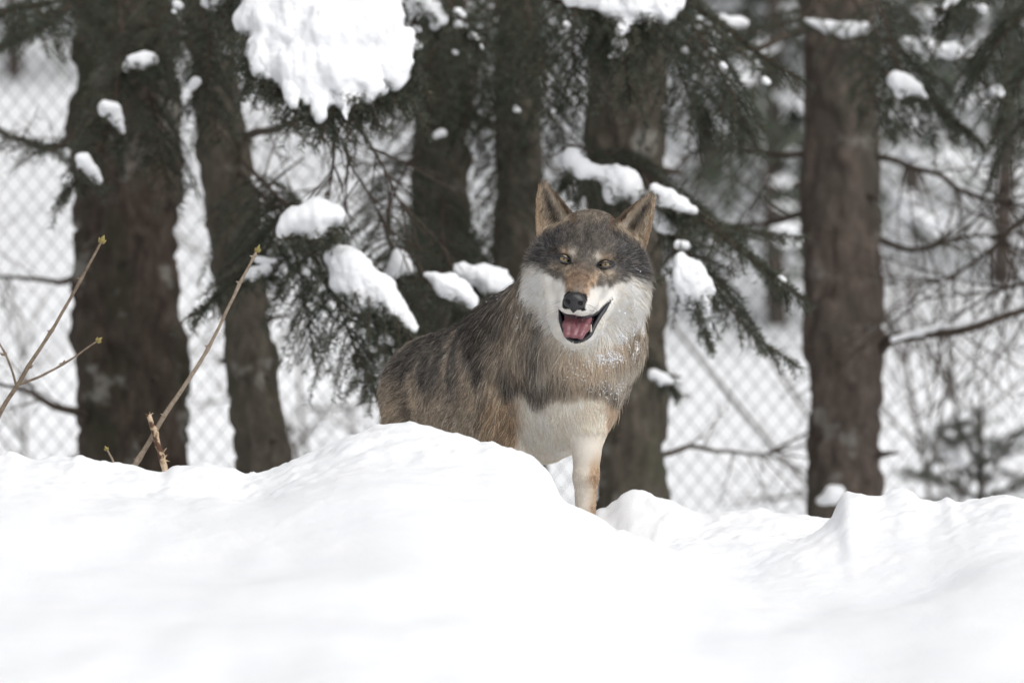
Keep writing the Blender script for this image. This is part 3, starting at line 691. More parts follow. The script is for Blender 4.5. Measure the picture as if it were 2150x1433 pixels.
clump('snow load with one long drip on the bough above the wolf', [[(1170, -25, 26), (1240, -15, 30), (1330, -15, 44), (1400, -8, 34)], [(1195, 2, 14), (1240, 12, 18)], [(1270, 20, 20), (1330, 18, 30), (1390, 18, 28), (1424, 10, 14)], [(1325, 30, 20), (1312, 52, 14), (1303, 68, 9)], [(1372, 36, 14), (1363, 52, 7)]], 2.15, 640, tilt=0.5, py0=40)
clump('single snow dab hanging below the load with the long drip', [[(1302, 92, 14), (1298, 106, 9), (1284, 118, 5)]], 2.15, 641)
clump('rounded snow lump on the bough just above the wolf\'s ears', [[(1205, 335, 15), (1222, 350, 19), (1250, 358, 15), (1285, 370, 26), (1308, 388, 28), (1288, 402, 22)], [(1320, 405, 16), (1345, 412, 12)]], 2.3, 642)
clump('snow strip trailing down the bough beyond the wolf\'s ear tip', [[(1375, 395, 12), (1400, 408, 18), (1430, 428, 15), (1455, 442, 8)], [(1395, 420, 18), (1425, 440, 10)]], 2.2, 643)
clump('snow wedge on the bough behind the wolf\'s outer ear', [[(1370, 450, 22), (1388, 468, 22), (1408, 480, 10)]], 2.25, 644)
clump('long tapering snow clump hanging on the bough beside the wolf\'s face', [[(1428, 548, 20), (1440, 575, 32), (1462, 610, 30), (1478, 645, 18), (1486, 682, 9)], [(1480, 600, 16), (1492, 610, 9)]], 1.98, 645)
clump('small snow dab above the long tapering clump', [[(1425, 512, 10), (1440, 515, 9)]], 2.1, 646)
clump('domed snow cap topping the bough behind the leaning trunk', [[(600, 482, 18), (625, 462, 30), (665, 452, 30), (700, 455, 22)], [(640, 478, 18), (680, 478, 20)]], 1.88, 647)
clump('broad diagonal snow slab on the bough behind the wolf\'s back', [[(698, 528, 18), (722, 545, 32), (755, 580, 38), (790, 615, 40), (825, 650, 32), (850, 668, 20), (866, 686, 9)], [(715, 590, 22), (760, 625, 26)], [(815, 660, 18), (832, 688, 9), (834, 700, 6)]], 1.95, 648)
clump('small pale snow hump between the diagonal slab and a dark trunk', [[(820, 572, 13), (842, 548, 20), (860, 562, 16)]], 2.3, 649)
clump('pointed oval snow clump above the wolf\'s back', [[(898, 578, 12), (930, 596, 22), (962, 614, 21), (988, 630, 13)]], 2.1, 650)
clump('rounded snow clump touching the outline of the wolf\'s mane', [[(962, 562, 13), (995, 578, 25), (1030, 592, 26), (1055, 600, 20)]], 2.25, 651)
clump('ragged snow strip on the small bough before the leaning trunk', [[(508, 588, 8), (530, 576, 14), (560, 566, 12)], [(540, 545, 6), (575, 548, 6)]], 2.1, 652)
clump('round snow ball low on the bough behind the wolf\'s rump', [[(755, 785, 17), (764, 797, 17)]], 1.95, 653)
clump('small snow ball just over the wolf\'s rump', [[(808, 712, 12), (818, 718, 11)]], 1.95, 654)
clump('little snow bit between the wolf\'s rump and the diagonal slab', [[(850, 702, 9), (862, 710, 9)]], 2.0, 655)
clump('arched snow clump on the bough beside the lone brown trunk', [[(1882, 168, 14), (1903, 176, 18), (1925, 188, 13), (1942, 203, 6)], [(1890, 192, 8)]], 3.2, 656)
clump('snow tip at the end of the highest bough', [[(1988, 12, 8), (2000, -5, 14)]], 2.85, 657)
clump('snow sitting at the foot of the lone brown trunk', [[(1722, 1048, 11), (1745, 1038, 15), (1760, 1034, 11)]], 4.0, 658)
clump('snow clump on a twig beside the trunk behind the wolf\'s chest', [[(1372, 784, 12), (1392, 796, 13), (1408, 802, 6)]], 3.35, 659)
clump('long snow strip lying on the branch crossing the lone brown trunk', [[(1692, 42, 8), (1740, 56, 13), (1780, 62, 15), (1815, 58, 14)]], 3.85, 660)
clump('snow bed on the branch past the lone brown trunk', [[(1900, 92, 11), (1950, 100, 16), (2000, 108, 18)]], 3.75, 661)
clump('snow lumps on the twigs under the highest boughs', [[(2035, 300, 15), (2060, 320, 22)]], 3.6, 662)
clump('snow patch on the branch between two brown trunks', [[(1470, 46, 12), (1510, 44, 16), (1560, 50, 12)]], 3.75, 663)
clump('bright snow bit amid needles past the lone brown trunk', [[(1640, 590, 12), (1650, 605, 8)]], 2.15, 664)
clump('snow ridge along the thick dead branch', [[(1875, 712, 6), (1930, 696, 9), (2000, 685, 8), (2090, 668, 6)]], 4.0, 665)
clump('snow chunk lodged on the dark spruce sapling', [[(1990, 950, 14), (2020, 962, 18)]], 6.4, 666)
clump('small snow pad on the branch by the darkest trunk', [[(915, 284, 9), (932, 278, 10)]], 3.2, 667)
# ------------------------------------------------------------------ the wolf
WOLF_FINE = True
YAW, ROLL = math.radians(6), math.radians(7.7)
EYES = P(1228, 549, -0.12)                     # between the eyes
def rotz(a): c, s = math.cos(a), math.sin(a); return np.array(((c, -s, 0), (s, c, 0), (0, 0, 1.0)))
def roty(a): c, s = math.cos(a), math.sin(a); return np.array(((c, 0, s), (0, 1, 0), (-s, 0, c)))
HR = roty(ROLL)@rotz(-YAW)                     # head axes: columns = right, back, up
def H(a, d, b):                                # head space in mm: right, forward, up from between the eyes
    return EYES+HR@(np.array((a, -d, b))*1e-3)
def to_head(p): q = (p-EYES)@HR*1e3; return np.stack([q[..., 0], -q[..., 1], q[..., 2]], -1)   # (a, d, b)
BODY_YAW = math.radians(-29)                   # the body trails away to the rear
BA = rotz(BODY_YAW)                            # columns: body right, body back, up
back_dir = np.array((-math.sin(math.radians(29)), math.cos(math.radians(29)), 0))
BR = np.stack([np.cross(back_dir, (0, 0, 1.0)), back_dir, (0, 0, 1.0)], -1)

W = SDF()
# trunk of the body
W.ell(P(1168, 828, 0.10), (0.110, 0.15, 0.128), BR, 0.03)
W.ell(P(1135, 880, 0.14), (0.07, 0.10, 0.092), BR, 0.03)
W.cone(P(1085, 765, 0.22), 0.115, P(920, 810, 0.62), 0.102, 0.05)
W.cone(P(1095, 850, 0.26), 0.118, P(935, 868, 0.58), 0.085, 0.05)
W.ell(P(910, 825, 0.64), (0.092, 0.135, 0.102), BR, 0.04)
# neck and mane
W.cone(P(1180, 790, 0.10), 0.118, P(1222, 650, 0.035), 0.104, 0.05)
W.cone(P(1072, 725, 0.22), 0.098, P(1165, 655, 0.085), 0.083, 0.05)
W.ell(P(1205, 735, 0.02), (0.118, 0.09, 0.10), None, 0.04)
W.ell(P(1255, 700, 0.03), (0.082, 0.075, 0.10), None, 0.04)
# shoulders, forelegs
W.cone(P(1078, 790, 0.13), 0.078, P(1058, 905, 0.10), 0.046, 0.035)
W.cone(P(1058, 905, 0.10), 0.046, P(1062, 1110, 0.07), 0.026, 0.02)
W.cone(P(1062, 1110, 0.07), 0.027, P(1064, 1275, 0.04), 0.026, 0.02)
W.ell(P(1064, 1305, 0.01), (0.037, 0.055, 0.026), None, 0.02)
W.cone(P(1240, 805, 0.035), 0.064, P(1234, 900, 0.010), 0.038, 0.03)
W.cone(P(1234, 900, 0.010), 0.037, P(1230, 1000, -0.01), 0.0245, 0.015)
W.cone(P(1230, 1000, -0.01), 0.0245, P(1228, 1110, -0.015), 0.0195, 0.015)
W.cone(P(1227, 1110, -0.01), 0.024, P(1226, 1275, -0.03), 0.026, 0.02)
W.ell(P(1226, 1305, -0.055), (0.037, 0.055, 0.026), None, 0.02)
# hind legs: thigh, shank, hock, foot
for px, dy, ddx in ((880, 0.60, 0), (966, 0.70, 0.0)):
    W.cone(P(px+5, 850, dy), 0.080, P(px-2, 985, dy-0.06), 0.058, 0.03)
    W.cone(P(px-2, 985, dy-0.06), 0.050, P(px-8, 1120, dy+0.09), 0.027, 0.02)
    W.cone(P(px-8, 1120, dy+0.09), 0.026, P(px-8, 1262, dy+0.05), 0.024, 0.02)
    W.ell(P(px-8, 1282, dy+0.01), (0.036, 0.055, 0.025), None, 0.02)
# tail
W.cone(P(878, 800, 0.74), 0.045, P(872, 930, 0.84), 0.055, 0.03); W.cone(P(872, 930, 0.84), 0.055, P(872, 1120, 0.86), 0.022, 0.03)
# head
def hc(a, ra, b, rb, k=12, carve=False): W.cone(H(*a), ra*1e-3, H(*b), rb*1e-3, k*1e-3, carve)
def he(c, r, k=12, pitch=0.0, carve=False):
    R = np.array(((1, 0, 0), (0, math.cos(pitch), -math.sin(pitch)), (0, math.sin(pitch), math.cos(pitch))))
    W.ell(H(*c), np.array(r)*1e-3, HR@R, k*1e-3, carve)
he((0, -72, 38), (78, 82, 72), 25)                       # skull
he((0, -34, 32), (58, 46, 50), 20)                       # forehead
for s in (-1, 1):
    he((s*36, -6, 17), (21, 16, 12), 12)                 # brow
    he((s*56, -54, -44), (43, 48, 54), 25)               # cheek
    he((s*80, -100, -62), (41, 48, 70), 30)               # ruff behind the cheek
    he((s*80, -96, 12), (36, 46, 58), 25)                # temple below the ear
    he((s*32, 6, -48), (27, 34, 30), 16)                 # side of the muzzle root
    hc((s*20, 40, -82), 24, (s*17, 78, -95), 19, 12)     # flews
hc((0, 2, -14), 34, (0, 52, -58), 26, 16)                # bridge
hc((0, 52, -58), 27, (0, 84, -84), 21, 14)               # muzzle end
he((0, 84, -92), (27, 18, 18), 10)
# lower jaw, dropped open
hc((0, -30, -118), 48, (2, 20, -138), 38, 20)
hc((2, 20, -138), 36, (3, 56, -154), 23, 14)
for s in (-1, 1): hc((s*50, -10, -84), 24, (s*22, 46, -146), 20, 16)
# the open mouth
def face(px, py, d):                            # a point of the face as the photo shows it, at depth d (mm)
    dx, dy = px-1228, py-549
    a = 0.991*dx+0.134*dy; b = 0.134*dx-0.991*dy
    return ((a+d*0.1045)/0.9945, b)
MPOLY = np.array([face(*t) for t in ((1174, 648, 45), (1190, 661, 80), (1207, 665, 90), (1226, 665, 85), (1242, 661, 70), (1254, 653, 55), (1267, 640, 38), (1283, 624, 20),
                                     (1279, 633, 20), (1270, 647, 30), (1259, 663, 40), (1248, 682, 52), (1238, 702, 62), (1222, 713, 70), (1206, 716, 72), (1192, 708, 68), (1183, 690, 58), (1177, 668, 48))])
def poly_sd(x, z, Pn):
    d = np.full(x.shape, 1e9); sgn = np.ones(x.shape)
    for k in range(len(Pn)):
        v, w = Pn[k], Pn[k-1]; e0, e1 = w-v; wx, wz = x-v[0], z-v[1]
        t = np.clip((wx*e0+wz*e1)/(e0*e0+e1*e1), 0, 1); bx, bz = wx-e0*t, wz-e1*t
        d = np.minimum(d, bx*bx+bz*bz)
        c1 = z >= v[1]; c2 = z < w[1]; c3 = e0*wz > e1*wx
        al = (c1 & c2 & c3) | (~c1 & ~c2 & ~c3); sgn = np.where(al, -sgn, sgn)
    return sgn*np.sqrt(d)
def mouth_sdf(p):
    q = to_head(p); a, d, b = q[..., 0], q[..., 1], q[..., 2]
    back = 34-0.62*np.abs(a)-0.35*np.clip(-118-b, -20, 60)*0
    return np.maximum(poly_sd(a, b, MPOLY), back-d)*1e-3
W.fun(mouth_sdf, EYES+np.array((-0.09, -0.16, -0.20)), EYES+np.array((0.10, 0.05, -0.05)), 0.003, True)
# ears
EARS = []
def ear(base, tip, side, facing):
    B, Tp = H(*base), H(*tip); up = Tp-B; L = np.linalg.norm(up); up /= L
    f = HR@np.array(facing, float); f -= up*(f@up); f /= np.linalg.norm(f)      # the way the cup opens
    x = np.cross(f, up); EARS.append((B, up, f, x, L, side))
    def fn(p):
        q = p-B; u = q@up; v = q@x; w = q@f
        t = np.clip(u/L, -0.3, 1.05)
        half = 0.047*np.clip(1-t, 0, 2)**0.62*(1-0.10*np.clip(0.2-t, 0, 1))
        half = np.minimum(half, 0.049)
        vv = v/np.maximum(half, 0.004)
        depth = -0.036*np.clip(1-t, 0, 1.2)*(1-np.clip(np.abs(vv), 0, 1.2)**2)  # cupped
        th = 0.0062-0.0018*np.clip(t, 0, 1)
        return np.maximum(np.maximum(np.abs(w-depth)-th, np.abs(v)-half), np.maximum(u-L, -u-0.03))*0.85
    W.fun(fn, np.minimum(B, Tp)-0.065, np.maximum(B, Tp)+0.065, 0.008)
ear((-74, -62, 62), (-119, -58, 151), -1, (-0.28, -1.0, 0.10))
ear((77, -62, 62), (117, -66, 158), 1, (0.50, -1.0, 0.05))
# eye hollows
for s in (-1, 1): W.ell(H(s*44, 12, -1), (0.0135, 0.012, 0.010), HR, 0.006, True)

V, Q = W.mesh(0.0042 if WOLF_FINE else 0.006)
for it in range(2):                              # settle the vertices on the surface
    g = W.grad(V, 0.0015); V = V-g*np.clip(W.ev(V), -0.004, 0.004)[:, None]*0.7
n_v = len(V)
# light smoothing
e = np.concatenate([Q[:, [0, 1]], Q[:, [1, 2]], Q[:, [2, 3]], Q[:, [3, 0]]])
def smooth(V, w):
    s = np.zeros_like(V); c = np.zeros(len(V))
    for a, b in ((0, 1), (1, 0)):
        np.add.at(s, e[:, a], V[e[:, b]]); np.add.at(c, e[:, a], 1)
    return V+(s/np.maximum(c, 1)[:, None]-V)*w
V = smooth(V, 0.5)
def vert_normals(V, Q):
    fn = np.cross(V[Q[:, 2]]-V[Q[:, 0]], V[Q[:, 3]]-V[Q[:, 1]])
    n = np.zeros_like(V)
    for k in range(4): np.add.at(n, Q[:, k], fn)
    return n/(np.linalg.norm(n, axis=1)[:, None]+1e-12)
VN = vert_normals(V, Q)
if (VN*(V-V.mean(0))).sum() < 0: Q = Q[:, ::-1]; VN = -VN

# ---- the coat: colour, length and lie at any point
WHITE = np.array((0.95, 0.92, 0.87)); CREAM = np.array((0.88, 0.80, 0.69)); TAN = np.array((0.50, 0.365, 0.25)); RUST = np.array((0.29, 0.198, 0.138))
GREY = np.array((0.235, 0.208, 0.18)); DARK = np.array((0.066, 0.058, 0.053)); SLATE = np.array((0.115, 0.112, 0.116)); BUFF = np.array((0.56, 0.455, 0.345)); BLACK = np.array((0.012, 0.011, 0.011))
def blob(x, c, r): return np.exp(-(((x-np.array(c))/np.array(r))**2).sum(-1))
def lerp(a, b, w): return a+(b-a)*w[..., None]
BASE_CH = P(1172, 845, 0.10)
def px_of(p):
    k = (CAM_D+p[..., 1])/CAM_D*1e-3
    return p[..., 0]/k+1075, 716.5-p[..., 2]/k
def to_body(p): return (p-BASE_CH)@BR           # across, back, up
def headness(p):                                # 1 on the head, 0 on the body
    q = to_head(p); a, d, b = q[..., 0], q[..., 1], q[..., 2]
    f = d+0.35*(b+60)-0.10*np.abs(a)
    return sstep(-112, -78, f)*sstep(-205, -170, b)*sstep(170, 140, np.abs(a))
def coat(p, nrm):
    """returns base colour, tip colour, length (m)."""
    n = len(p); bd = to_body(p); ac, bk, up = bd[:, 0], bd[:, 1], bd[:, 2]
    n1 = fbm(p*[1, 1, 0.7], 0.055, 71, 2); n2 = fbm(p, 0.022, 72, 2); n3 = fbm(p, 0.13, 73, 2)
    # body
    hgt = up+0.02*n1
    c = np.tile(BUFF*0.98, (n, 1))
    c = lerp(c, GREY*1.15, sstep(0.0, 0.09, hgt+0.04*n3))
    c = lerp(c, DARK*1.1, sstep(0.05, 0.14, hgt+0.03*n1)*0.94*sstep(-0.02, 0.10, bk))
    c = lerp(c, DARK, np.clip(n1*0.9+n2*0.8-0.25, 0, 1)*0.7)                 # dark-tipped tufts
    c = lerp(c, BUFF*1.25, np.clip(-n1*0.9-n2*0.4-0.35, 0, 1)*0.8)
    rump = sstep(0.45, 0.62, bk)*sstep(0.06, -0.06, up); c = lerp(c, BUFF*0.9, rump*0.7)
    # dark line down the saddle's rear edge and behind the shoulder
    c = lerp(c, DARK*1.2, 0.7*np.exp(-((bk-0.50-0.15*up)/0.022)**2)*sstep(0.08, -0.05, up))
    # front: mane, chest
    mane = sstep(0.12, -0.02, bk)*sstep(-0.02, 0.06, up)
    cm = lerp(np.tile(BUFF*1.0, (n, 1)), GREY*1.25, np.clip(0.4+0.9*n1, 0, 1)); cm = lerp(cm, DARK*1.5, np.clip(n1+0.6*n2-0.15, 0, 1)*0.5)
    c = lerp(c, cm, mane*0.85)
    px, py = px_of(p)
    front = (-nrm[:, 1] > -0.25)*sstep(0.30, 0.10, bk)
    # cream chest below the grey collar
    edge = 828+24*n1+8*n2-15*((px-1205)/100)**2
    chest = sstep(-20, 22, py-edge+10*n2)*sstep(1070, 1092, px+8*n2)*front*sstep(0.16, 0.10, bk)
    c = lerp(c, lerp(np.tile(CREAM, (n, 1)), WHITE, np.clip(0.30+0.35*n1-0.4*sstep(1200, 1290, px), 0, 1)), chest)
    # grey collar and the buff bib under the jaw
    collar = np.exp(-((py-edge+32)/26)**2)*front*sstep(1060, 1120, px)
    c = lerp(c, lerp(np.tile(GREY*1.0, (n, 1)), DARK*1.2, np.clip(0.4+n1, 0, 1)), collar*np.clip(0.18+0.4*n1, 0, 0.5))
    pale = np.exp(-((py-edge+70-0.12*(px-1200))/26)**2)*front*sstep(1110, 1160, px)
    c = lerp(c, CREAM*0.85, np.clip(pale*(0.6+0.9*n1), 0, 0.85))
    bib = np.exp(-((px-1225)/55)**2-((py-735)/34)**2)*front
    c = lerp(c, BUFF*1.35, np.clip(bib*1.1, 0, 0.85))
    # forelegs and shoulder
    legR = sstep(0.20, 0.12, bk)*sstep(1100, 1080, px+8*n2)*sstep(800, 850, py)*sstep(1010, 1035, px)
    c = lerp(c, TAN*1.02, legR*(0.85+0.15*n1))
    leg = sstep(930, 985, py)*sstep(0.20, 0.12, bk)
    ll = lerp(np.tile(CREAM*np.array((0.92, 0.95, 0.98)), (n, 1)), TAN*1.1, 0.22+0.78*sstep(1228, 1248, px+6*n2)); ll = lerp(ll, TAN*1.1, sstep(1060, 1095, py)*0.4)
    c = lerp(c, ll*(1+0.10*fbm(p, 0.007, 74, 2)[:, None]), leg*sstep(1175, 1195, px))
    c = lerp(c, TAN*1.05, 0.8*sstep(1262, 1285, px+6*n2)*sstep(815, 850, py)*front)
    low = sstep(-0.16, -0.24, up)*sstep(0.3, 0.4, bk); c = lerp(c, TAN*0.8, low*0.8)
    L = 0.032+0.016*sstep(0.12, -0.02, bk)*sstep(-0.06, 0.02, up)+0.007*np.clip(n1, -1, 1)
    L = L*(1-0.74*sstep(890, 950, py)*(bk < 0.25))
    L = L*(1-0.5*sstep(840, 900, py)*sstep(1185, 1205, px)*(bk < 0.2))                       # short on the legs
    L = np.where((chest > 0.5) & (up > -0.15), 0.028*(1-0.8*sstep(860, 925, py)*sstep(1180, 1200, px)), L)
    L = L*(1-0.42*np.exp(-((py-edge)/42)**2)*front)*(1-0.45*sstep(905, 960, py)*(bk < 0.2))
    L = np.maximum(L, 0.0075+0.002*n2)
    # head
    q = to_head(p); a, d, b = q[:, 0], q[:, 1], q[:, 2]; A = np.abs(a); s_ = np.sign(a)
    m1 = fbm(p, 0.020, 81, 2); m2 = fbm(p, 0.008, 82, 2)
    ch = np.tile(GREY*0.70, (n, 1))
    ch = lerp(ch, DARK*1.35, np.clip(0.45+0.9*m1, 0, 1)*0.55)
    ch = lerp(ch, SLATE*0.95, sstep(42, 74, A+6*m1)*sstep(-44, -12, b)*sstep(95, 50, b)*0.9)   # slate temples
    ch = lerp(ch, DARK*1.1, 0.75*np.exp(-((A)/9)**2)*sstep(22, 45, b)*sstep(95, 60, b))   # dark stripe up the brow
    ch = lerp(ch, BUFF*0.6, 0.45*sstep(70, 96, b)*sstep(50, 10, A))
    # brows, pale dots, eye mask
    ch = lerp(ch, TAN*0.95, 0.85*blob(np.stack([A, b], -1), (42, 13), (17, 7)))
    ch = lerp(ch, CREAM*0.72, 0.85*blob(np.stack([A, b], -1), (26, 14), (8, 10)))
    ch = lerp(ch, BUFF*1.05, 0.75*blob(np.stack([A, b], -1), (46, -19), (20, 11)))
    ch = lerp(ch, GREY*0.8, 0.75*blob(np.stack([A, b], -1), (52, -33), (20, 7)))
    ch = lerp(ch, DARK*0.9, 0.9*blob(np.stack([A, b], -1), (66, 14), (12, 9)))
    # tan bridge
    hwid = np.interp(b, [-95, -78, -50, -25, 0], [22, 25, 35, 33, 26])
    br = sstep(hwid+5, hwid-8, A+5*m2)*sstep(4, -40, b+6*m1)*sstep(-96, -84, b)*(d > -10)
    ch = lerp(ch, lerp(lerp(np.tile(RUST*0.85, (n, 1)), GREY*0.75, np.clip(0.5*m1+0.6*m2, 0, 0.8)), TAN*0.9, np.clip(0.1+sstep(10, 28, A)*0.75+0.5*m1, 0, 1)), br)
    ch = lerp(ch, GREY*0.6, 0.7*np.exp(-(A/10)**2)*sstep(-40, -66, b)*(d > 20))
    # white cheeks and lips
    edgew = np.interp(A, [25, 35, 60, 72, 86, 100, 115], [-58, -50, -43, -35, -28, -24, -20])+8*m1
    wc = sstep(edgew+11, edgew-9, b+4*m2)*sstep(21, 30, A+3*m2+6*sstep(-60, -84, b)+40*sstep(-95, -104, b))*(b < 0)
    ch = lerp(ch, lerp(np.tile(WHITE*0.98, (n, 1)), CREAM, np.clip(sstep(-95, -140, b)*0.5+0.5*m1, 0, 1)), wc)
    # the white runs on down the throat in a V
    am = np.interp(b, [-190, -172, -150, -120, -90, -60, -20], [10, 34, 66, 94, 110, 112, 104])+8*np.where(a > 0, 1, -0.5)
    vw = sstep(am+10, am-14, A+9*m1)*sstep(edgew+13, edgew-13, b+6*m2)*sstep(60, 78, A)
    vw = np.maximum(vw, sstep(am+8, am-12, A+6*m1)*sstep(-100, -112, b))*(d > -150)
    vw = vw*sstep(-196, -176, b); VW = vw.copy(); ch = lerp(ch, lerp(np.tile(WHITE, (n, 1)), CREAM*1.05, np.clip(0.15+0.5*m1+0.5*sstep(-125, -170, b), 0, 1)), vw)
    # grizzled rim of the ruff
    rim = sstep(104, 120, A+9*m1-5*(a > 0))*sstep(-62, -40, b)*sstep(70, 40, b)
    ch = lerp(ch, lerp(np.tile(BUFF*1.2, (n, 1)), GREY*0.9, np.clip(0.4+m1, 0, 1)), np.clip(rim, 0, 1)*0.7)
    # whisker dots
    ch = lerp(ch, GREY*0.9, 0.5*np.clip(m2*1.5-0.5, 0, 1)*blob(np.stack([A, b], -1), (26, -98), (14, 12))*(d > 40))
    # rims of the eyes
    for sg in (-1, 1):
        x0, z0 = a-sg*44, b+0.5
        xr = x0*sg; zr = z0-0.16*xr                       # outer corner up
        rr = np.sqrt((xr/16.5)**2+(zr/8.6)**2)
        ch = lerp(ch, BLACK*1.5, sstep(1.25, 0.95, rr)*(d > -25)*(np.sign(a) == sg))
        ch = lerp(ch, BLACK*2, 0.8*np.exp(-((xr+17)/5)**2-((zr+5)/3.2)**2)*(np.sign(a) == sg)*(d > -25))
    # lips and inside of the mouth
    ms = mouth_sdf(p)*1e3
    mp = poly_sd(a, b, MPOLY)
    Lh = np.full(n, 0.0085)
    Lh = Lh+0.008*sstep(55, 95, A)+0.024*sstep(82, 114, A)*sstep(35, -25, b)
    Lh = np.where(b > 60, 0.011, Lh)
    wk = sstep(-5, 40, d)*(b > -125); Lh = Lh*(1-wk)+wk*(0.0068-0.0023*sstep(-30, -60, b))
    Lh = np.where((b < -115), np.maximum(Lh*1.0, 0.010+0.016*sstep(60, 10, d)), Lh)
    Lh = Lh*(1-0.75*sstep(24, 14, np.sqrt((A-44)**2+b**2)))
    hw = headness(p)
    L0 = L; c = lerp(c, ch, np.maximum(hw, VW*(nrm[:, 1] < 0.35))); L = L*(1-hw)+Lh*hw
    grain = fbm(p, 0.006, 77, 2); c = c*np.clip(1+0.5*grain*np.maximum(hw, 0.6)*(c.mean(1) < 0.4), 0.35, 2.0)[:, None]
    lip = (mp < 1.2) & (hw > 0.2) & (d > -20)
    c[lip] = BLACK*1.4; L[lip] = 0
    ns = (A < 25) & (d > 84) & (b > -103) & (b < -66); c[ns] = BLACK; L[ns] = 0
    # ears
    for B, up_, f, x, EL, sd_ in EARS:
        r = p-B; u = r@up_/EL; v = r@x; w = r@f
        half = 0.047*np.clip(1-np.clip(u, 0, 1), 0.02, 1)**0.62
        on = (u > -0.12) & (u < 1.15) & (np.abs(v) < half+0.012) & (np.abs(w) < 0.055)
        facing = nrm@f
        vin = np.abs(v)/half
        vs_ = v*sd_/half                              # -1 outer rim .. +1 the side towards the crown
        cin = np.tile(BUFF*1.0, (n, 1))
        cin = lerp(cin, DARK*0.9, np.exp(-((vs_+0.20)/0.24)**2)*sstep(0.02, 0.2, u)*sstep(0.92, 0.72, u)*np.clip(0.85+0.6*m1, 0, 1))
        cin = lerp(cin, CREAM*0.85, 0.9*np.exp(-((vs_-0.28)/0.22)**2)*sstep(0.0, 0.2, u)*sstep(0.88, 0.66, u)*np.clip(0.7+0.7*m1, 0, 1))
        cin = lerp(cin, TAN*0.95, sstep(-0.62, -0.85, vs_+0.12*m2)*0.9)
        cin = lerp(cin, BUFF*0.9, sstep(0.18, 0.0, u)*0.6)
        cin = lerp(cin, RUST*0.55, sstep(0.62, 0.80, vs_+0.1*m2)*0.95)
        cout = lerp(np.tile(GREY*0.55, (n, 1)), DARK*0.9, np.clip(0.5+0.5*m1, 0, 1))
        col = np.where((facing > 0.05)[:, None], cin, cout)
        col = lerp(col, DARK*1.4, sstep(0.86, 1.0, u)*0.8)
        wgt = on*sstep(-0.12, 0.06, u)
        c = lerp(c, col, wgt)
        L = np.where(on, np.where((facing > 0.05) & (vin < 0.8), 0.017, 0.0065), L)
    return c, L
def lie(p, nrm):                                  # the way the hair lies
    bd = to_body(p); up = bd[:, 2]; bk = bd[:, 1]; ac = bd[:, 0]
    f = np.tile(back_dir*0.9+np.array((0, 0, -0.55)), (len(p), 1))
    px, py = px_of(p)
    # chest and mane run down and outwards, legs down
    w = sstep(0.22, 0.0, bk)[:, None]
    f = f*(1-w)+w*np.stack([(px-1190)/260*0.8, 0*px-0.12, -np.ones(len(p))], -1)
    wl_ = (sstep(-0.09, -0.17, up))[:, None]; f = f*(1-wl_)+wl_*np.array((0, 0.05, -1.0))
    q = to_head(p); a, d, b = q[:, 0], q[:, 1], q[:, 2]
    nose = np.array((0, 95, -78.0)); r = q-nose
    r = r/(np.linalg.norm(r, axis=1)[:, None]+1e-9)
    # cheeks fan outwards and down
    fan = np.stack([np.sign(a)*(0.3+np.abs(a)/90), -0.9*np.ones(len(p)), -0.35-0.006*np.clip(-b, 0, 120)], -1)
    wf = (sstep(30, 75, np.abs(a))*sstep(30, -30, b))[:, None]
    r = r*(1-wf)+fan*wf
    wj = (sstep(-118, -140, b))[:, None]; r = r*(1-wj)+np.stack([a/60, -0.4+0*a, -1.0+0*a], -1)*wj
    hd = np.stack([r[:, 0], -r[:, 1], r[:, 2]], -1)@HR.T
    hw = headness(p)[:, None]; f = f*(1-hw)+hd*hw
    for B, up_, fc, x, EL, sd_ in EARS:
        rr = p-B; u = rr@up_/EL; v = rr@x; ww = rr@fc
        on = ((u > -0.12) & (u < 1.15) & (np.abs(v) < 0.055) & (np.abs(ww) < 0.055))[:, None]
        inner = (nrm@fc > 0.05)[:, None]
        f = np.where(on, np.where(inner, up_*0.8+x*sd_*0.75+fc*0.1, up_), f)
    f = f+0.22*np.stack([vnoise(p, 0.04, 91), vnoise(p, 0.04, 92), vnoise(p, 0.04, 93)], -1)
    f = f-nrm*(f*nrm).sum(1)[:, None]
    return f/(np.linalg.norm(f, axis=1)[:, None]+1e-9)

wolf = empty('wolf'); wolf.location = P(1150, 1310, 0.25)
tag(wolf, 'grey wolf with open mouth standing behind the snow bank, facing the viewer', 'wolf')
WLOC = np.array(wolf.location)
def part(name, V, faces, m, parent=None, smooth=True):
    o = obj(name, mesh_np(name, V-(WLOC if parent is None else 0), faces, [m], None, smooth), wolf if parent is None else parent)
    return o
# skin: the same colours as the coat, a little darker; bare skin at lips and eye rims
mskin, nt, bs = mat('wolf_skin')
at = nt.nodes.new('ShaderNodeAttribute'); at.attribute_name = 'coat'
nt.links.new(at.outputs['Color'], bs.inputs['Base Color']); bs.inputs['Roughness'].default_value = 0.6; bs.inputs['Specular IOR Level'].default_value = 0.25
bodyo = part('body', V, [Q], mskin)
cc, LL = coat(V, VN); cc = cc*np.where(LL > 0, 0.80, 1.0)[:, None]
ca = bodyo.data.color_attributes.new('coat', 'FLOAT_COLOR', 'POINT')
ca.data.foreach_set('color', np.concatenate([cc, np.ones((len(cc), 1))], 1).astype(np.float32).ravel())

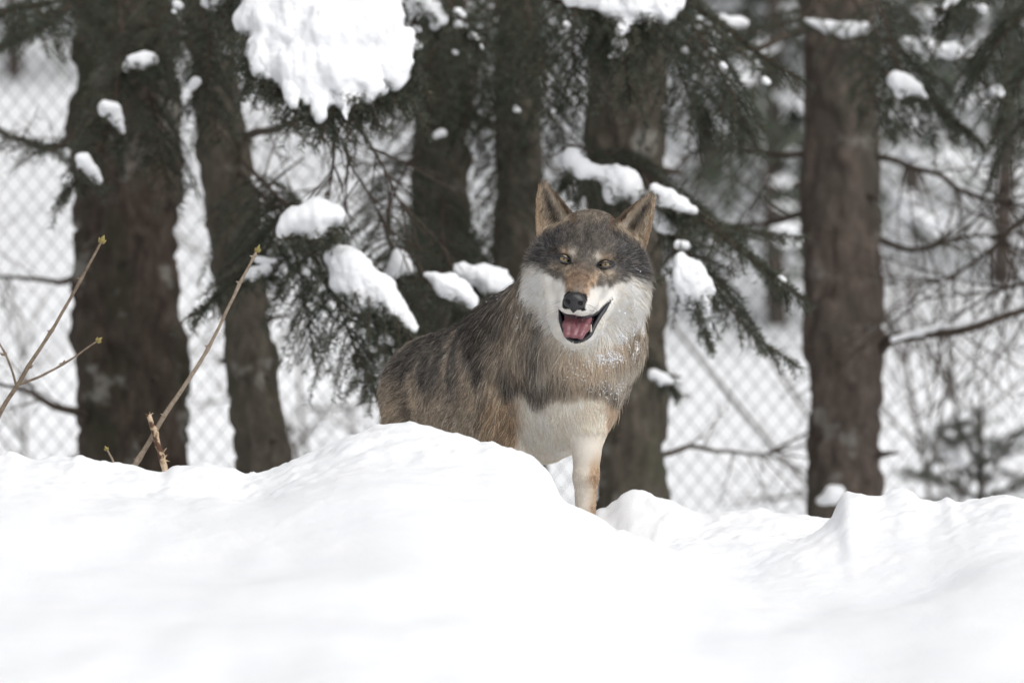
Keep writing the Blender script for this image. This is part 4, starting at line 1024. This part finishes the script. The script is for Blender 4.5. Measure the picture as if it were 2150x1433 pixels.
# ---- fur
def grow(NF, dens, width, seed, pts=5, tipdark=0.5):
    rg = np.random.default_rng(seed)
    tri = np.concatenate([Q[:, [0, 1, 2]], Q[:, [0, 2, 3]]])
    A_, B_, C_ = V[tri[:, 0]], V[tri[:, 1]], V[tri[:, 2]]
    ar = np.linalg.norm(np.cross(B_-A_, C_-A_), axis=1)/2
    ctr = (A_+B_+C_)/3; wgt = ar*dens(ctr, VN[tri[:, 0]], LL[tri[:, 0]])
    idx = rg.choice(len(tri), NF, p=wgt/wgt.sum())
    u = rg.uniform(0, 1, (NF, 2)); fl = u.sum(1) > 1; u[fl] = 1-u[fl]
    w0 = 1-u.sum(1)
    mixv = lambda X: X[tri[idx, 0]]*w0[:, None]+X[tri[idx, 1]]*u[:, :1]+X[tri[idx, 2]]*u[:, 1:]
    root = mixv(V); nr = mixv(VN); nr /= np.linalg.norm(nr, axis=1)[:, None]
    col, L = coat(root, nr); keep = L > 0.001
    root, nr, col, L = root[keep], nr[keep], col[keep], L[keep]; n = len(root)
    d = lie(root, nr)
    L = L*rg.uniform(0.65, 1.2, n)
    lum = col.mean(1); lift = np.clip(rg.normal(0.46, 0.16, n)*(1-0.5*sstep(0.3, 0.6, lum)), 0.08, 0.85)
    qh = to_head(root); lift = lift+0.55*sstep(88, 112, np.abs(qh[:, 0]))*sstep(45, 0, qh[:, 2])*headness(root)*rg.uniform(0.3, 1, n)
    d = d+rg.normal(0, 0.24, (n, 3)); d -= nr*(d*nr).sum(1)[:, None]; d /= np.linalg.norm(d, axis=1)[:, None]
    s = np.linspace(0, 1, pts)[None, :, None]
    path = root[:, None]+L[:, None, None]*(d[:, None]*(s*0.55+0.45*s**2)+nr[:, None]*lift[:, None, None]*(1.25*s-0.75*s**2))
    path[:, :, 2] -= (L[:, None]*0.10*np.linspace(0, 1, pts)**2)
    # tufts: tips drawn together
    nc = max(50, n//12); ci = rg.choice(n, nc, replace=False); kd = kdtree.KDTree(nc)
    for j, c_ in enumerate(ci): kd.insert(Vector(root[c_]), j)
    kd.balance()
    near = np.array([kd.find(Vector(r))[1] for r in root])
    t = ci[near]
    dist = np.linalg.norm(root-root[t], axis=1)
    pull = (0.42*rg.uniform(0.3, 1, n)*(dist < 0.6*L+0.004)*(L > 0.007))[:, None, None]*(np.linspace(0, 1, pts)[None, :, None]**1.6)
    target = path[t]+(root-root[t])[:, None]*0.35
    path = path+(target-path)*pull
    path = path-nr[:, None]*0.0012
    br_ = np.exp(rg.normal(0, 1, n)*np.where(col.mean(1) < 0.45, 0.34, 0.12)-0.05)[:, None]*np.exp(rg.normal(0, 1, nc)[near]*(L > 0.009)*np.where(col.mean(1) < 0.45, 0.22, 0.09))[:, None]
    lum = col.mean(1)
    col = np.clip(col*br_, 0.005, 0.85)
    prof_ = np.array([0.80, 0.95, 1.08, 1.05, 0.86])[:pts]
    pc = col[:, None]*prof_[None, :, None]
    # agouti: many mid-toned hairs end dark
    ag = (rg.uniform(0, 1, n) < tipdark) & (lum > 0.05) & (lum < 0.30) & (L > 0.014)
    pc[ag, -2:] *= np.array((0.55, 0.30))[None, :, None]
    lt = (rg.uniform(0, 1, n) < 0.16) & (lum > 0.03) & (lum < 0.40) & (L > 0.007)          # pale guard hairs among the dark
    pc[lt, -3:] = pc[lt, -3:]*0.35+np.array((0.46, 0.41, 0.35))*0.65*rg.uniform(0.6, 1.1, (lt.sum(), 1, 1))
    dk = (rg.uniform(0, 1, n) < 0.16) & (lum > 0.08) & (lum < 0.45) & (L > 0.007); pc[dk, -3:] *= 0.35
    rad = width*np.array([1.0, 1.0, 0.85, 0.6, 0.2])[None, :pts]*np.clip(0.55+L/0.05, 0.6, 1.25)[:, None]*rg.uniform(0.7, 1.2, n)[:, None]
    return path, pc, rad
mfur, nt, bs = mat('wolf_fur')
at = nt.nodes.new('ShaderNodeAttribute'); at.attribute_name = 'coat'
nt.links.new(at.outputs['Color'], bs.inputs['Base Color']); bs.inputs['Roughness'].default_value = 0.55; bs.inputs['Specular IOR Level'].default_value = 0.25
trl = nt.nodes.new('ShaderNodeBsdfTranslucent'); nt.links.new(at.outputs['Color'], trl.inputs['Color'])      # hair lets light through
mxs = nt.nodes.new('ShaderNodeMixShader'); mxs.inputs[0].default_value = 0.06
nt.links.new(bs.outputs[0], mxs.inputs[1]); nt.links.new(trl.outputs[0], mxs.inputs[2]); nt.links.new(mxs.outputs[0], nt.nodes['Material Output'].inputs[0])
def fur_obj(name, path, pc, rad, parent):
    n, k, _ = path.shape
    hc_ = bpy.data.hair_curves.new(name); hc_.add_curves([k]*n)
    hc_.attributes['position'].data.foreach_set('vector', (path-WLOC).astype(np.float32).ravel())
    r = hc_.attributes.get('radius') or hc_.attributes.new('radius', 'FLOAT', 'POINT'); r.data.foreach_set('value', rad.astype(np.float32).ravel())
    c = hc_.attributes.new('coat', 'FLOAT_COLOR', 'POINT')
    c.data.foreach_set('color', np.concatenate([pc, np.ones((n, k, 1))], 2).astype(np.float32).ravel())
    hc_.materials.append(mfur)
    o = obj(name, hc_, parent); tag(o, kind='stuff'); return o
view = np.array((0, -1.0, 0))
seen = lambda nm: 0.18+0.82*sstep(-0.55, 0.05, nm@view)
above = lambda c: 0.15+0.85*sstep(-0.42, -0.34, c[:, 2])
hd_ = lambda c: headness(c)
path, pc, rad = grow(210000 if WOLF_FINE else 40000, lambda c, nm, L: seen(nm)*above(c)*(L > 0)*(1-hd_(c))*(0.5+0.022/np.clip(L, 0.006, 1)), 0.00036, 1001)
fur_obj('body_fur', path, pc, rad, wolf)
path, pc, rad = grow(120000 if WOLF_FINE else 35000, lambda c, nm, L: seen(nm)*(L > 0)*hd_(c)*np.clip(0.011/np.clip(L, 0.003, 1), 0.4, 2.2), 0.00030, 1002)
fur_obj('head_fur', path, pc, rad, wolf)

# ---- nose, eyes, tongue, teeth, lips
mnose, nt, bs = mat('wolf_nose'); nz = noise_node(nt, 420, 3)
nt.links.new(ramp(nt, nz, [(0.3, (0.012, 0.012, 0.014)), (0.7, (0.032, 0.032, 0.036))]), bs.inputs['Base Color']); bs.inputs['Roughness'].default_value = 0.42; bump(nt, bs, nz, 0.35, 0.001)
S = SDF()
def sc(a, ra, b, rb, k=5, carve=False): S.cone(H(*a), ra*1e-3, H(*b), rb*1e-3, k*1e-3, carve)
def se(c, r, k=5, carve=False): S.ell(H(*c), np.array(r)*1e-3, HR, k*1e-3, carve)
se((0, 98, -82), (21, 15, 15)); se((-11, 100, -88), (12, 12, 12)); se((11, 100, -88), (12, 12, 12)); se((0, 104, -94), (10, 9, 13)); sc((0, 103, -98), 5, (0, 100, -108), 2)
for s in (-1, 1): sc((s*10.5, 116, -89), 4.6, (s*13.5, 108, -88), 4.2, 2.5, True); sc((s*14, 112, -89), 3.2, (s*20, 106, -86), 1.6, 2, True)
sc((0, 118, -96), 1.6, (0, 111, -110), 1.4, 1.5, True)
v, q = S.mesh(0.0013); v = v+S.grad(v)*(0.0003*vnoise(v, 0.002, 5))[:, None]
part('nose', v, [q], mnose)
mt, nt, bs = mat('wolf_tongue'); nz = noise_node(nt, 260, 4)
nt.links.new(ramp(nt, nz, [(0.3, (0.17, 0.055, 0.068)), (0.7, (0.27, 0.115, 0.13))]), bs.inputs['Base Color']); bs.inputs['Roughness'].default_value = 0.32; bump(nt, bs, nz, 0.4, 0.0015)
S = SDF()
for a0, a1 in ((-13, -13), (0, 0), (13, 13)): sc((a0*1.2+6, 14, -108), 9, (a1*1.35+6.5, 46, -119), 9, 12)
for a0 in (-15, 0, 15): sc((a0*1.2+6.5, 46, -119), 9, (a0*1.3+6.5, 64, -136), 8, 11)
for a0 in (-12, 0, 12): sc((a0*1.6+6.5, 64, -136), 8, (a0*1.25+5, 78, -156), 6.5, 10)
sc((6.5, 46, -107), 2.2, (6, 84, -143), 1.6, 6, True)
v, q = S.mesh(0.0016); part('tongue', v, [q], mt)
mth = simple('wolf_tooth', [(0.3, (0.62, 0.56, 0.44)), (0.7, (0.74, 0.69, 0.58))], 200, 0.3, 0)
for s, dx in ((-1, -21.5), (1, 37.5)):
    mb = MB(); pl = catmull([H(dx, 52, -146), H(dx*1.0, 58, -138), H(dx*0.97, 59, -128)], 9); tube(mb, pl, np.linspace(0.0030, 0.0008, 9), 10)
    part('canine_tooth', np.concatenate(mb.v), [np.concatenate(mb.q), np.concatenate(mb.t)], mth)
mlip = simple('wolf_lip', [(0.3, (0.034, 0.034, 0.039)), (0.7, (0.062, 0.062, 0.070))], 300, 0.35, 0.3, 0.001)
def surf(a, b, d0):                               # the skin straight behind (a, b) of the face
    ds = np.linspace(130, -110, 400); pts = np.array([H(a, d, b) for d in ds]); f = W.ev(pts)
    i = np.argmax(f < 0); return ds[i] if (f < 0).any() else d0
for pts_, rr_ in (([11, 10, 9, 8, 7], 1), ([0, 1, 2, 3, 4, 5, 6, 7], 0)):
    ring = [MPOLY[k] for k in (([8, 9, 10, 11, 12, 13, 14, 15, 16, 17, 0]) if rr_ else pts_)]
    mb = MB(); pl = catmull([H(a, surf(a, b+(-3 if rr_ else 3), 40)-2.2, b) for a, b in ring], 40)
    rd = np.minimum(1, np.minimum(np.arange(40), np.arange(40)[::-1])/6+0.25)*(0.0040 if rr_ else 0.0022); tube(mb, pl, rd, 8)
    part('lip', np.concatenate(mb.v), [np.concatenate(mb.q), np.concatenate(mb.t)], mlip)
# eyes
meye, nt, bs = mat('wolf_eye')
tc = nt.nodes.new('ShaderNodeTexCoord'); sep = nt.nodes.new('ShaderNodeVectorMath'); sep.operation = 'MULTIPLY'; sep.inputs[1].default_value = (1, 0, 1)
nt.links.new(tc.outputs['Object'], sep.inputs[0]); ln = nt.nodes.new('ShaderNodeVectorMath'); ln.operation = 'LENGTH'; nt.links.new(sep.outputs[0], ln.inputs[0])
mul = nt.nodes.new('ShaderNodeMath'); mul.operation = 'MULTIPLY'; mul.inputs[1].default_value = 80; nt.links.new(ln.outputs['Value'], mul.inputs[0])
col = ramp(nt, mul.outputs[0], [(0.0, (0.004, 0.004, 0.004)), (0.15, (0.005, 0.005, 0.004)), (0.22, (0.25, 0.18, 0.09)), (0.60, (0.27, 0.195, 0.10)), (0.68, (0.03, 0.022, 0.015)), (0.76, (0.012, 0.010, 0.009))])
nt.links.new(col, bs.inputs['Base Color']); bs.inputs['Roughness'].default_value = 0.08
bs.inputs['Coat Weight'].default_value = 0.6
def uv_ball(r, n=28, m=18):
    th = np.linspace(0, np.pi, m+1)[:, None]; ph = np.arange(n)[None]*2*np.pi/n
    v = np.stack([np.sin(th)*np.cos(ph), np.cos(th)+0*ph, np.sin(th)*np.sin(ph)], -1).reshape(-1, 3)*r
    i = np.arange(m)[:, None]*n; j = np.arange(n)[None]; jn = (j+1) % n
    return v, np.stack([i+j, i+n+j, i+n+jn, i+jn], -1).reshape(-1, 4)
ball, bq = uv_ball(0.0115)
for s in (-1, 1):
    d0 = 3.0
    o = obj('eye', mesh_np('eye', ball, [bq], [meye]), wolf)
    gaze = (Vector((0, -CAM_D, 0))-Vector(H(s*44, d0, 0))).normalized()
    rot = gaze.to_track_quat('-Y', 'Z'); o.rotation_euler = rot.to_euler(); o.location = Vector(H(s*44, d0, -0.5)-WLOC)
    for up_, bul in ((1, 4.9), (-1, 6.2)):
        mb = MB(); u = np.linspace(-1, 1, 15)
        pts_ = [H(s*(44+16.5*t), d0+11.0-6.5*t*t-2.0*max(t, 0)-0.02*bul*bul*(1-t*t), -0.8+3.2*t+up_*bul*(1-t*t)**0.8) for t in u]
        tube(mb, np.array(pts_), 0.0010+0.0010*(1-u*u), 8); vv = np.concatenate(mb.v)
        part('eyelid', vv, [np.concatenate(mb.q), np.concatenate(mb.t)], mlip)
# whiskers
rg = np.random.default_rng(5); wp = []
for s in (-1, 1):
    for k in range(8):
        a0, b0 = s*rg.uniform(22, 36), rg.uniform(-108, -88); d0_ = surf(a0, b0, 60)
        L_ = rg.uniform(20, 42); dr = np.array((s*rg.uniform(0.6, 1.0), rg.uniform(-0.3, 0.25), rg.uniform(-0.35, 0.15))); dr /= np.linalg.norm(dr)
        t = np.linspace(0, 1, 5)
        wp.append([H(*(np.array((a0, d0_, b0))+dr*L_*q+np.array((0, -6, -9))*q*q)) for q in t])
wp = np.array(wp); fur_obj('whiskers', wp, np.tile(np.array((0.10, 0.095, 0.09)), (len(wp), 5, 1)), np.tile(np.linspace(0.00018, 0.00006, 5), (len(wp), 1)), wolf)
# ------------------------------------------------------------------ snow caught in the wolf's fur
def flecks():
    rg = np.random.default_rng(77)
    tri = np.concatenate([Q[:, [0, 1, 2]], Q[:, [0, 2, 3]]])
    A_, B_, C_ = V[tri[:, 0]], V[tri[:, 1]], V[tri[:, 2]]; nm = VN[tri[:, 0]]
    ar = np.linalg.norm(np.cross(B_-A_, C_-A_), axis=1); ctr = (A_+B_+C_)/3
    px, py = px_of(ctr)
    w = 1.5*np.exp(-((px-1338)/22)**2-((py-690)/45)**2)+0.9*np.exp(-((px-1300)/36)**2-((py-725)/36)**2)+0.38*np.exp(-((px-1262)/40)**2-((py-770)/30)**2)+0.30*np.exp(-((px-1085)/22)**2-((py-655)/30)**2)+0.10*np.exp(-((px-1215)/30)**2-((py-745)/25)**2)
    w = w*np.clip(0.12+vnoise(ctr, 0.020, 55)*1.7+0.6*vnoise(ctr, 0.008, 57), 0.0, 1.5)**1.3*(nm[:, 1] < 0.45)*ar
    n = 9000; idx = rg.choice(len(tri), n, p=w/w.sum())
    u = rg.uniform(0, 1, (n, 2)); f = u.sum(1) > 1; u[f] = 1-u[f]
    p = A_[idx]+(B_[idx]-A_[idx])*u[:, :1]+(C_[idx]-A_[idx])*u[:, 1:]; nn = nm[idx]
    d = lie(p, nn)
    p = p+nn*rg.uniform(0.005, 0.0125, (n, 1))+d*rg.uniform(0.004, 0.025, (n, 1))
    r = 0.0006+0.0012*rg.uniform(0, 1, (n, 1))**3.5
    o8 = np.array(((1, 0, 0), (-1, 0, 0), (0, 1, 0), (0, -1, 0), (0, 0, 1), (0, 0, -1.0)))
    v = p[:, None]+r[:, None]*(o8[None]+rg.normal(0, 0.28, (n, 6, 3)))
    t8 = np.array(((0, 2, 4), (2, 1, 4), (1, 3, 4), (3, 0, 4), (2, 0, 5), (1, 2, 5), (3, 1, 5), (0, 3, 5)))
    t = (t8[None]+6*np.arange(n)[:, None, None]).reshape(-1, 3)
    o = obj('snow_dusting', mesh_np('snow_dusting', v.reshape(-1, 3), [t], [M['clump_snow']], None, False))
    tag(o, 'crumbs of snow caught in the wolf\'s neck ruff and shoulder fur', 'snow', kind='stuff')
flecks()

# ------------------------------------------------------------------ shoots and sticks poking out of the snow bank
M['shoot'] = simple('shoot_bark', [(0.3, (0.11, 0.08, 0.055)), (0.7, (0.24, 0.19, 0.14))], 120, 0.7, 0.4, 0.001)
M['shoot_pale'] = simple('pale_shoot_bark', [(0.3, (0.18, 0.14, 0.10)), (0.7, (0.34, 0.28, 0.22))], 120, 0.7, 0.4, 0.001)
M['bud'] = simple('bud_scale', [(0.3, (0.16, 0.12, 0.04)), (0.7, (0.33, 0.28, 0.10))], 300, 0.6, 0.3, 0.001)
M['peeled'] = simple('peeled_wood', [(0.42, (0.10, 0.05, 0.03)), (0.52, (0.50, 0.38, 0.26)), (0.7, (0.62, 0.50, 0.36))], 55, 0.7, 0.6, 0.002)
def shoot(label, stems, nodes, buds, m, y):
    root = empty('shrub_shoot'); tag(root, label, 'twig', None)
    for pts, r0, r1 in stems:
        n = 30; pl = catmull([P(a, b, y+(c if len(q) > 2 else 0)) for q in pts for a, b, c in [tuple(q)+(0,)*(3-len(q))]], n)
        pl = pl+0.0012*np.stack([vnoise(pl, 0.03, 3), vnoise(pl, 0.03, 4), vnoise(pl, 0.03, 5)], -1)
        rad = np.linspace(r0, r1, n)*1e-3
        for a, b, _ in nodes:                     # swollen joints
            dd = np.linalg.norm(pl-P(a, b, y), axis=1); rad = rad*(1+0.45*np.exp(-(dd/0.006)**2))
        mb = MB(); tube(mb, pl, rad, 10); obj('stem', mb.mesh('stem', [m]), root)
    for a, b, ang in nodes:                       # small paired leaf scars
        for s in (-1, 1):
            mb = MB(); p0 = P(a, b, y); d = np.array((math.cos(ang)*s, 0.1*s, math.sin(ang)*s*0.6+0.6)); d /= np.linalg.norm(d)
            tube(mb, p0+d*np.linspace(0, 0.0095, 6)[:, None], np.array((0.0024, 0.0028, 0.0026, 0.002, 0.0012, 0.0004)), 8); obj('node_bud', mb.mesh('node_bud', [m]), root)
    for a, b, a2, b2, r in buds:
        p0, p1 = P(a, b, y), P(a2, b2, y); t = np.linspace(0, 1, 9)[:, None]
        mb = MB(); tube(mb, p0+(p1-p0)*t, r*1e-3*np.array((0.55, 0.8, 1, 1.05, 1, 0.85, 0.6, 0.35, 0.1)), 10); obj('tip_bud', mb.mesh('tip_bud', [M['bud']]), root)
        sidev = np.cross((p1-p0)/np.linalg.norm(p1-p0), (0, 1, 0))
        for s in (-1, 1):
            mb = MB(); q0 = p0+sidev*s*r*0.6e-3; q1 = p0+(p1-p0)*0.55+sidev*s*r*1.6e-3
            tube(mb, q0+(q1-q0)*t[::2], r*1e-3*np.array((0.4, 0.6, 0.55, 0.35, 0.08)), 8); obj('tip_bud', mb.mesh('tip_bud', [M['bud']]), root)
gy_ = -0.42
shoot('forked brown shrub shoot with two side twigs and yellow-green tip buds',
      [([(-60, 1010), (0, 868), (35, 812), (63, 765), (108, 695), (170, 587), (213, 508)], 5.6, 2.6), ([(42, 806), (85, 790), (135, 763), (204, 716)], 3.2, 1.8), ([(36, 810), (22, 770), (8, 738), (-8, 705)], 2.8, 1.6)],
      [(170, 587, 0.4), (108, 697, 0.4), (63, 772, 0.4), (133, 764, 1.2), (8, 745, 0.2)], [(212, 510, 219, 493, 5.0), (203, 717, 215, 708, 4.0)], M['shoot'], gy_)
shoot('long single leaning shoot with a bud tip, rising before the stoutest trunk',
      [([(262, 1000), (290, 965), (346, 870), (400, 790), (440, 726), (504, 594), (538, 530)], 6.2, 2.5)],
      [(504, 594, 0.4), (438, 728, 0.4), (346, 872, 0.4), (289, 966, 0.4), (533, 540, 0.4)], [(539, 530, 545, 513, 4.0)], M['shoot_pale'], gy_)
shoot('short thin twig with a pale bud beside the leaning shoot', [([(246, 1000), (238, 968), (225, 944)], 2.6, 2.0)], [], [(225, 945, 220, 935, 3.0)], M['shoot_pale'], gy_)
st = empty('broken_stick'); tag(st, 'broken peeled stick with splintered top standing beside the leaning shoot', 'stick')
mb = MB(); pl = catmull([P(*t) for t in ((352, 1005, gy_-0.02), (345, 978, gy_-0.02), (332, 935, gy_-0.02), (325, 905, gy_-0.02), (318, 888, gy_-0.02), (311, 872, gy_-0.02))], 40)
tube(mb, pl, np.linspace(0.0078, 0.0048, 40), 12, lambda v: 0.0018*np.stack([vnoise(v, 0.009, 6), vnoise(v, 0.009, 7), vnoise(v, 0.012, 8)], -1))
obj('stem', mb.mesh('stem', [M['peeled']]), st)
for a in (((311, 874), (306, 868)), ((312, 874), (322, 866)), ((313, 873), (315, 864)), ((326, 906), (331, 898)), ((344, 960), (354, 952)), ((345, 966), (357, 968)), ((340, 950), (350, 940))):
    mb = MB(); p0, p1 = P(*a[0], gy_-0.02), P(*a[1], gy_-0.024); tube(mb, p0+(p1-p0)*np.linspace(-0.3, 1, 5)[:, None], np.array((0.003, 0.0028, 0.002, 0.0012, 0.0004)), 6); obj('splinter', mb.mesh('splinter', [M['peeled']]), st)
